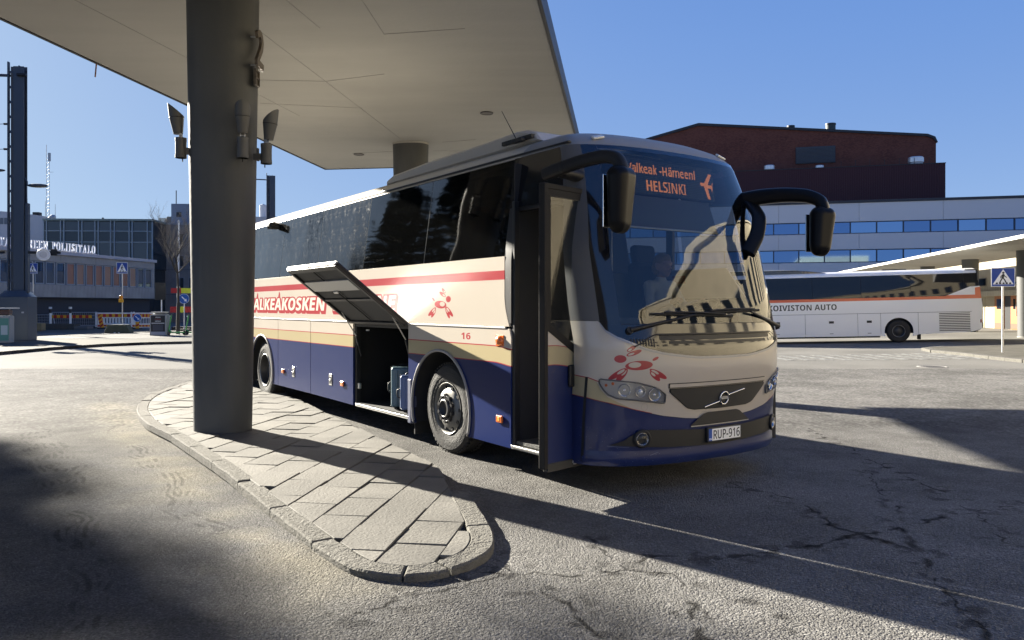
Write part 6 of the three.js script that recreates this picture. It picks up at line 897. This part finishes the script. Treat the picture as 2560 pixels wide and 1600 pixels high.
function barrier(label, x, d, turn, w) {
  const t = thing('road_barrier', label, 'barrier', plot(x, d), turn, 'white and red plastic road barriers'), slots = []; for (let i = 0; i < 11; i++) { const a = -w / 2 + 0.18 + i * (w - 0.36) / 10.6; slots.push([[a, 0.36], [a + 0.09, 0.36], [a + 0.09, 0.72], [a, 0.72]]); }
  mesh(t, 'panel', plate([[-w / 2, 0.06], [w / 2, 0.06], [w / 2, 1.12], [-w / 2, 1.12]], -0.03, 0.03, slots), whiteM); striped(t, 'reflector', -w / 2 + 0.08, w / 2 - 0.05, 0.8, 1.03, 0.031, 12, yellow, redM); striped(t, 'reflector', -w / 2 + 0.08, w / 2 - 0.05, 0.12, 0.25, 0.031, 12, yellow, redM);
  for (const s of [-1, 1]) { mesh(t, 'post', box(s * w / 2 - 0.05, s * w / 2 + 0.05, 0.02, 1.17, -0.05, 0.05, 0.02), whiteM); mesh(t, 'foot', box(s * w / 2 - 0.14, s * w / 2 + 0.14, 0, 0.09, -0.35, 0.35, 0.02), rubberMat); }
}
barrier('white slotted road barrier with a striped beacon leaning before it', -28.35, 56, 0.1, 2.6); barrier('white slotted road barrier behind the small blue arrow sign', -26.2, 55.6, 0.1, 1.5);
const arrowTex = canvasTex(128, 128, [-0.5, 0.5], [-0.5, 0.5], (ctx) => { ctx.fillStyle = '#d8dde4'; ctx.fillRect(0, 0, 128, 128); ctx.fillStyle = '#1a55a8'; ctx.beginPath(); ctx.arc(64, 64, 58, 0, 7); ctx.fill(); ctx.strokeStyle = ctx.fillStyle = '#f2f2f2'; ctx.lineWidth = 13; ctx.beginPath(); ctx.moveTo(36, 38); ctx.lineTo(80, 82); ctx.stroke(); ctx.beginPath(); ctx.moveTo(98, 100); ctx.lineTo(62, 92); ctx.lineTo(92, 62); ctx.fill(); });
function disc(par, x, y, z, r) { const b = mesh(par, 'sign_disc', new THREE.CylinderGeometry(r, r, 0.02, 28).rotateX(PI / 2).translate(x, y, z), whiteM); const g = uvXY(new THREE.CircleGeometry(0.48, 28)); g.scale(r / 0.49, r / 0.49, 1); g.translate(x, y, z + 0.013); mesh(b, 'sign_face', g, mat([1, 1, 1], 0.4, { map: arrowTex })); return b; }
function beacon(label, x, d, lean, turn) { const t = thing('striped_beacon', label, 'beacon', plot(x, d), turn, 'red and yellow striped beacons'); const b = new THREE.Group(); const m = mesh(t, 'board', box(-0.13, 0.13, 0.08, 1.05, 0, 0.03, 0.008), yellow); m.rotation.z = lean; for (let i = 0; i < 4; i++) mesh(m, 'stripe', plate([[-0.125, 0.12 + i * 0.25], [0.125, 0.24 + i * 0.25], [0.125, 0.36 + i * 0.25 > 1.04 ? 1.04 : 0.36 + i * 0.25], [-0.125, 0.24 + i * 0.25]], 0.031, 0.036), redM); mesh(t, 'foot', box(-0.3, 0.3, 0, 0.1, -0.2, 0.2, 0.02), rubberMat); }
beacon('red and yellow striped beacon leaning before the long white barrier', -28.5, 54.6, 0.22, 0.1);
beacon('striped beacon on the ground behind the left green scooter', -18.6, 46.4, -0.1, 0.1); beacon('red beacon between the two green scooters', -17.6, 46.6, 0.05, 0.1);
{
  const t = thing('arrow_beacon', 'small blue round arrow sign on a striped beacon beside the barrier', 'road sign', plot(-25.6, 53.6), 0.1); mesh(t, 'board', box(-0.12, 0.12, 0.05, 0.5, 0, 0.03, 0.01), yellow); mesh(t, 'stripe', plate([[-0.115, 0.16], [0.115, 0.28], [0.115, 0.4], [-0.115, 0.28]], 0.031, 0.036), redM); disc(t, 0, 0.78, 0.03, 0.27); mesh(t, 'foot', box(-0.25, 0.25, 0, 0.06, -0.2, 0.2, 0.01), rubberMat);
  const y = thing('lane_sign', 'yellow lane shift sign with black arrows on a white post', 'road sign', plot(-22.4, 50), 0.15); mesh(y, 'post', cyl(0.04, 0.04, 2.3, 0.05, 0, 0, 12), whiteM); const bd = mesh(y, 'sign_board', box(-0.32, 0.32, 1.98, 3.06, 0.04, 0.06, 0.02), blackFlat);
  const tx = canvasTex(128, 216, [-0.31, 0.31], [-0.53, 0.53], (ctx) => { ctx.fillStyle = '#111'; ctx.fillRect(0, 0, 128, 216); ctx.fillStyle = '#f0a80c'; ctx.fillRect(5, 5, 118, 206); ctx.fillStyle = ctx.strokeStyle = '#1d1108'; ctx.beginPath(); ctx.moveTo(12, 14); ctx.lineTo(64, 14); ctx.lineTo(12, 70); ctx.fill(); ctx.lineWidth = 9; ctx.beginPath(); ctx.moveTo(26, 200); ctx.quadraticCurveTo(28, 130, 56, 106); ctx.moveTo(96, 200); ctx.lineTo(96, 50); ctx.stroke(); ctx.beginPath(); ctx.moveTo(72, 92); ctx.lineTo(48, 96); ctx.lineTo(66, 120); ctx.fill(); ctx.beginPath(); ctx.moveTo(96, 30); ctx.lineTo(112, 60); ctx.lineTo(80, 60); ctx.fill(); });
  mesh(bd, 'sign_face', uvXY(new THREE.PlaneGeometry(0.62, 1.06)).translate(0, 0, 0).translate(0, 2.52, 0.0635), (() => { tx.offset.set(0.5, 0.5 - 2.52 / 1.06); return mat([1, 1, 1], 0.45, { map: tx }); })());
  const w = thing('hazard_boards', 'tall frame with two rows of red and yellow hazard boards', 'road barrier', plot(-21.4, 52.2), 0.1); for (const s of [-0.75, 0.75, 1.6]) mesh(w, 'post', box(s - 0.05, s + 0.05, 0, 2.9, -0.06, -0.01), whiteM); striped(w, 'hazard_panel', -1.25, 2.0, 2.44, 2.78, 0, 5, limeM, redM); striped(w, 'hazard_panel', -1.3, 2.0, 1.15, 1.55, 0, 7, limeM, redM); mesh(w, 'foot', box(-1.2, 2.0, 0, 0.2, -0.5, 0.1, 0.02), rubberMat);
  const a = thing('arrow_sign', 'large blue round arrow sign on a white post before the hazard boards', 'road sign', plot(-20.9, 50), 0.12); mesh(a, 'post', cyl(0.03, 0.03, 1.8, 0, 0, 0, 10), whiteM); disc(a, 0, 2.05, 0.04, 0.32); mesh(a, 'foot', box(-0.4, 0.4, 0, 0.12, -0.3, 0.3, 0.02), rubberMat);
}
{ // mesh fence, plank, bollards, blocks
  const f = thing('mesh_fence', 'low galvanised mesh fence panels behind the white bollards', 'fence', plot(-33.0, 54.2), 0.02); for (const [a, b, y] of [[-1.4, 1.0, 0.98], [1.05, 4.3, 1.15]]) { const p = mesh(f, 'frame', [rod(V(a, 0.1, 0), V(a, y, 0), 0.02, 6), rod(V(b, 0.1, 0), V(b, y, 0), 0.02, 6), rod(V(a, y, 0), V(b, y, 0), 0.02, 6), rod(V(a, 0.25, 0), V(b, 0.25, 0), 0.02, 6)], galv); const wires = []; for (let i = 0; i < 22; i++) wires.push(rod(V(lerp(a, b, i / 22), 0.25, 0), V(lerp(a, b, i / 22), y, 0), 0.005, 4)); for (let i = 1; i < 4; i++) wires.push(rod(V(a, lerp(0.25, y, i / 4), 0), V(b, lerp(0.25, y, i / 4), 0), 0.006, 4)); const m = mesh(p, 'wire_mesh', wires, galv); m.userData.kind = 'stuff'; }
  const pl = thing('hazard_plank', 'long red and yellow striped plank across the mesh fence', 'barrier', plot(-30.4, 53.9), 0.02); striped(pl, 'plank_stripe', -1.3, 1.5, 0.76, 0.96, 0, 13, redM, yellow); mesh(pl, 'trestle', [rod(V(-1.3, 0, 0), V(-1.25, 1.1, -0.05), 0.025, 6)], galv); mesh(pl, 'trestle', [rod(V(-0.95, 0, 0), V(-1.2, 1.1, -0.05), 0.025, 6)], galv);
  [['white bollard with black band, left of the pair on the low concrete slab', -31.2], ['white bollard with black band, right of the pair on the low concrete slab', -29.85]].forEach(([l, x]) => { const b = thing('bollard', l, 'bollard', [x, 0.5, -53.0], 0, 'white bollards on the concrete slab'); mesh(b, 'post', cyl(0.075, 0.075, 0.8, 0, 0, 0, 14), whiteM); mesh(b, 'dark_band', cyl(0.077, 0.077, 0.3, 0, 0.72, 0, 14), blackFlat); mesh(b, 'cap', cyl(0.1, 0.1, 0.14, 0, 1.0, 0, 14), whiteM); });
  const sl = thing('concrete_slab', 'long low dark concrete slab carrying the two white bollards', 'concrete block', plot(-30.6, 53), 0.02); mesh(sl, 'block', box(-1.25, 1.2, 0, 0.4, -0.4, 0.4, 0.03), mat([0.09, 0.09, 0.085], 0.9, { map: concreteMap })); mesh(sl, 'chamfer', box(1.2, 2.1, 0, 0.2, -0.4, 0.4, 0.03), mat([0.12, 0.12, 0.12], 0.9));
  const yb = thing('yellow_block', 'tan concrete block with an upright yellow plate beside the mast', 'concrete block', plot(-30.3, 50), 0.1); mesh(yb, 'block', [box(-0.5, -0.02, 0, 0.5, -0.3, 0.3, 0.04), box(0.02, 0.42, 0, 0.5, -0.3, 0.3, 0.05)], mat([0.24, 0.19, 0.1], 0.9)); mesh(yb, 'plate', box(-0.4, 0.0, 0.5, 1.1, -0.05, 0.0, 0.02), mat([0.5, 0.45, 0.1], 0.6)); mesh(yb, 'red_stick', rod(V(-0.4, 0.4, 0.1), V(-0.2, 2.0, 0.1), 0.025, 6), redM);
}
{ // bin, information pillar, scooters
  const b = thing('twin_bin', 'twin recycling bin with pale green panels at the left edge', 'bin', plot(-22.1, 33.6), 0.3); for (const s of [-0.31, 0.31]) { const p = mesh(b, 'body', box(s - 0.29, s + 0.29, 0, 1.15, -0.3, 0.3, 0.03), mat([0.28, 0.29, 0.28], 0.6)); mesh(p, 'green_panel', box(s - 0.22, s + 0.24, 0.1, 1.05, 0.3, 0.312, 0.004), mat([0.1, 0.26, 0.2], 0.5)); mesh(p, 'white_print', box(s - 0.05, s + 0.2, 0.35, 0.75, 0.312, 0.316), mat([0.45, 0.52, 0.5], 0.5)); } mesh(b, 'hood', box(-0.55, 0.55, 1.2, 1.42, -0.25, 0.25, 0.04), mat([0.1, 0.05, 0.04], 0.5)); mesh(b, 'roof_plate', box(-0.75, 0.78, 1.46, 1.5, -0.4, 0.4, 0.01), mat([0.5, 0.5, 0.5], 0.4, { metal: 0.5 })); for (const s of [-0.5, 0.5]) mesh(b, 'roof_post', box(s - 0.02, s + 0.02, 1.15, 1.46, -0.05, 0.05), galv);
  const pil = thing('poster_bin', 'black poster cabinet with a metal dish lid beside the scooters', 'bin', plot(-18.85, 42), 0.12); mesh(pil, 'cabinet', box(-0.42, 0.42, 0, 1.12, -0.35, 0.35, 0.02), mat([0.3, 0.3, 0.3], 0.5, { metal: 0.5 }));
  const tx = canvasTex(160, 220, [-0.36, 0.36], [0.06, 1.08], (ctx) => { ctx.fillStyle = '#14151c'; ctx.fillRect(0, 0, 160, 220); ctx.fillStyle = '#cfcfcf'; ctx.textAlign = 'center'; ctx.font = 'bold 22px sans-serif'; ctx.fillText('sinun', 80, 28); ctx.fillStyle = '#93382a'; ctx.fillText('roskasi', 80, 50); ctx.fillStyle = '#cfcfcf'; ctx.fillText('tähän!', 80, 73); ctx.fillRect(6, 84, 148, 4); ctx.fillRect(6, 92, 148, 4); ctx.fillStyle = '#3a3c48'; ctx.fillRect(20, 108, 120, 66); ctx.fillStyle = '#9a9ca6'; ctx.fillRect(0, 186, 160, 34); });
  mesh(pil, 'poster', uvXY(new THREE.PlaneGeometry(0.72, 1.02)).translate(0, 0, 0), (() => mat([1, 1, 1], 0.5, { map: tx }))()).position.set(0, 0, 0.352); { const g = pil.children[pil.children.length - 1].geometry; g.translate(0, 0.57, 0); uvXY(g); }
  mesh(pil, 'lid', new THREE.SphereGeometry(0.42, 20, 8, 0, 2 * PI, PI / 2, PI / 2).scale(1, 0.3, 0.8).translate(0, 1.25, 0), galv); mesh(pil, 'lid_plate', cyl(0.44, 0.44, 0.02, 0, 1.25, 0, 20), galv);
  const green = mat([0.06, 0.33, 0.07], 0.4, { clearcoat: 0.4 });
  const scooter = (label, x, d, turn) => { const s = thing('kick_scooter', label, 'scooter', plot(x, d), turn, 'green electric kick scooters'); mesh(s, 'deck', [new RoundedBoxGeometry(0.72, 0.07, 0.16, 2, 0.03).translate(0.0, 0.16, 0), rod(V(-0.34, 0.17, 0), V(-0.46, 0.3, 0), 0.05, 8)], green); mesh(s, 'stem', rod(V(-0.47, 0.22, 0), V(-0.33, 1.08, 0), 0.035, 10), green); mesh(s, 'handlebar', rod(V(-0.33, 1.12, -0.27), V(-0.33, 1.12, 0.27), 0.02, 8), blackFlat); for (const z of [-0.22, 0.22]) mesh(s, 'grip', rod(V(-0.33, 1.12, z - 0.06), V(-0.33, 1.12, z + 0.06), 0.026, 8), rubberMat); mesh(s, 'headlight', new THREE.SphereGeometry(0.035, 10, 8).translate(-0.38, 1.02, 0), whiteM); for (const wx of [-0.5, 0.44]) { const w = mesh(s, 'wheel', new THREE.TorusGeometry(0.105, 0.032, 8, 24).translate(wx, 0.137, 0), rubberMat); mesh(w, 'hub', new THREE.CylinderGeometry(0.06, 0.06, 0.05, 14).rotateX(PI / 2).translate(wx, 0.137, 0), blackFlat); } mesh(s, 'mudguard', new THREE.TorusGeometry(0.15, 0.02, 6, 14, 1.6).translate(0.44, 0.137, 0), green); mesh(s, 'kickstand', rod(V(0.1, 0.13, 0.05), V(0.16, 0.01, 0.14), 0.012, 6), blackFlat); };
  scooter('green kick scooter parked right of the poster cabinet', -17.95, 42.1, 0.1); scooter('green kick scooter half hidden behind the near column', -17.1, 42.3, 0.25);
  const fp = thing('flagpole', 'white tapering flagpole before the grey concrete block', 'flagpole', plot(-25.6, 60)); mesh(fp, 'pole', rod(V(0, 0, 0), V(0.12, 8.0, 0), 0.09, 10, 0.05), whiteM); mesh(fp, 'knob', new THREE.SphereGeometry(0.09, 10, 8).translate(0.12, 8.05, 0), galv);
}
// ---- bare trees
const bark = mat([0.045, 0.04, 0.035], 0.95), twigM = mat([0.06, 0.052, 0.047], 0.9);
function bareTree(name, label, x, d, h, seed, group, thick = 1) {
  const t = thing(name, label, 'tree', plot(x, d), 0, group), saved = seedState; seedState = seed;
  const limbs = [], twigs = [];
  const grow = (p, dir, len, r, level) => {
    const n = 3; let q = p.clone(), v = dir.clone();
    for (let i = 0; i < n; i++) { const e = q.clone().addScaledVector(v, len / n), r2 = r * (1 - 0.22 * (i + 1) / n * 1.6); (level < 2 ? limbs : twigs).push(rod(q, e, r * (1 - 0.36 * i / n), level < 2 ? 6 : 3, r * (1 - 0.36 * (i + 1) / n))); q = e; v.add(V(rnd(-0.16, 0.16), rnd(-0.02, 0.14), rnd(-0.16, 0.16))).normalize(); if (level < 4 && (i > 0 || level > 0)) for (let k = 0; k < (level === 0 ? 3 : 2); k++) { const a = rnd(0, 2 * PI), s = rnd(0.5, 0.95), w = V(Math.cos(a) * s, rnd(0.45, 0.9), Math.sin(a) * s).normalize().lerp(v, 0.35).normalize(); grow(q, w, len * rnd(0.45, 0.72), r * 0.45, level + 1); } }
  };
  const trunk = h * 0.36; limbs.push(rod(V(0, 0, 0), V(0.03, trunk, 0), 0.11 * thick, 10, 0.085 * thick)); grow(V(0.03, trunk, 0), V(0, 1, 0), h * 0.5, 0.075 * thick, 0);
  mesh(t, 'trunk', limbs, bark); mesh(t, 'crown', twigs, twigM).userData.kind = 'stuff'; seedState = saved;
  return t;
}
bareTree('bare_tree', 'bare young street tree rising behind the green scooters', -18.75, 44, 4.9, 77, undefined, 1.0);
// beyond the left edge of the frame, mirrored in the coach windows: a row of tall spruces
const needle = mat([0.02, 0.032, 0.018], 0.9);
{
  const order = ['first', 'second', 'third', 'fourth', 'fifth', 'sixth', 'seventh', 'eighth', 'ninth'];
  for (let i = 0; i < 9; i++) {
    const az = (50.5 + i * 3.9) * PI / 180, D = 46 + 4 * hash(i, 4, 1), h = [15.5, 19, 21, 23, 23, 24.5, 23.5, 25, 24][i] * (0.95 + 0.1 * hash(i, 5, 1));
    const t = thing('spruce_tree', 'tall dark spruce left of the square, ' + order[i] + ' in the row mirrored in the coach windows', 'tree', [-Math.sin(az) * D, 0, -Math.cos(az) * D], 0, 'spruces mirrored in the coach windows'), p = [];
    seedState = 900 + i; mesh(t, 'trunk', cyl(0.26, 0.06, h, 0, 0, 0, 8), bark);
    for (let k = 0; k < 2800; k++) { const v = Math.pow(rnd(), 0.8), y = lerp(h * 0.06, h, v), R = (1 - v) * h * 0.19 + 0.3, a = rnd(0, 2 * PI), r = R * Math.sqrt(rnd(0.12, 1)), x = Math.cos(a) * r, z = Math.sin(a) * r, L = rnd(0.6, 1.1), wd = rnd(0.16, 0.34), dx = Math.cos(a), dz = Math.sin(a); p.push(x, y, z, x + dx * L - dz * wd, y - L * 0.45, z + dz * L + dx * wd, x + dx * L + dz * wd, y - L * 0.5, z + dz * L - dx * wd); }
    const g = new THREE.BufferGeometry(); g.setAttribute('position', new THREE.Float32BufferAttribute(p, 3)); g.computeVertexNormals(); mesh(t, 'crown', g, needle).userData.kind = 'stuff';
  }
}
{ // a tall pine out of frame: its crown shades the asphalt left of the island
  const t = thing('pine_tree', 'very tall pine with a high crown beyond the left edge of the square', 'tree', [-38, 0, -38]), p = []; seedState = 4242;
  mesh(t, 'trunk', [rod(V(0, 0, 0), V(0.1, 15, 0), 0.24, 10, 0.14), rod(V(0.1, 15, 0), V(0, 24, 0), 0.14, 8, 0.04)], bark);
  const clumps = []; for (let k = 0; k < 60; k++) { const y = rnd(15.9, 24.5), e = Math.sqrt(Math.max(0, 1 - Math.pow((y - 19.6) / 5.4, 2))), a = rnd(0, 2 * PI), r = Math.sqrt(rnd(0.03, 1)) * (0.2 + 1.25 * e); clumps.push(V(Math.cos(a) * r, y, Math.sin(a) * r)); }
  mesh(t, 'branches', clumps.map((c) => rod(V(0.05, c.y - 0.5, 0), c, 0.05, 5, 0.015)), bark).userData.kind = 'stuff';
  for (const c of clumps) for (let k = 0; k < 110; k++) { const d = V(rnd(-1, 1), rnd(-0.7, 0.7), rnd(-1, 1)).multiplyScalar(0.6), q = c.clone().add(d), u = V(rnd(-1, 1), rnd(-1, 1), rnd(-1, 1)).normalize().multiplyScalar(rnd(0.16, 0.32)), w = V(rnd(-1, 1), rnd(-1, 1), rnd(-1, 1)).normalize().multiplyScalar(0.16); p.push(q.x - u.x, q.y - u.y, q.z - u.z, q.x + w.x, q.y + w.y, q.z + w.z, q.x + u.x, q.y + u.y, q.z + u.z); }
  const g = new THREE.BufferGeometry(); g.setAttribute('position', new THREE.Float32BufferAttribute(p, 3)); g.computeVertexNormals(); mesh(t, 'crown', g, needle).userData.kind = 'stuff';
}
camera.updateProjectionMatrix();
renderer.render(scene, camera);
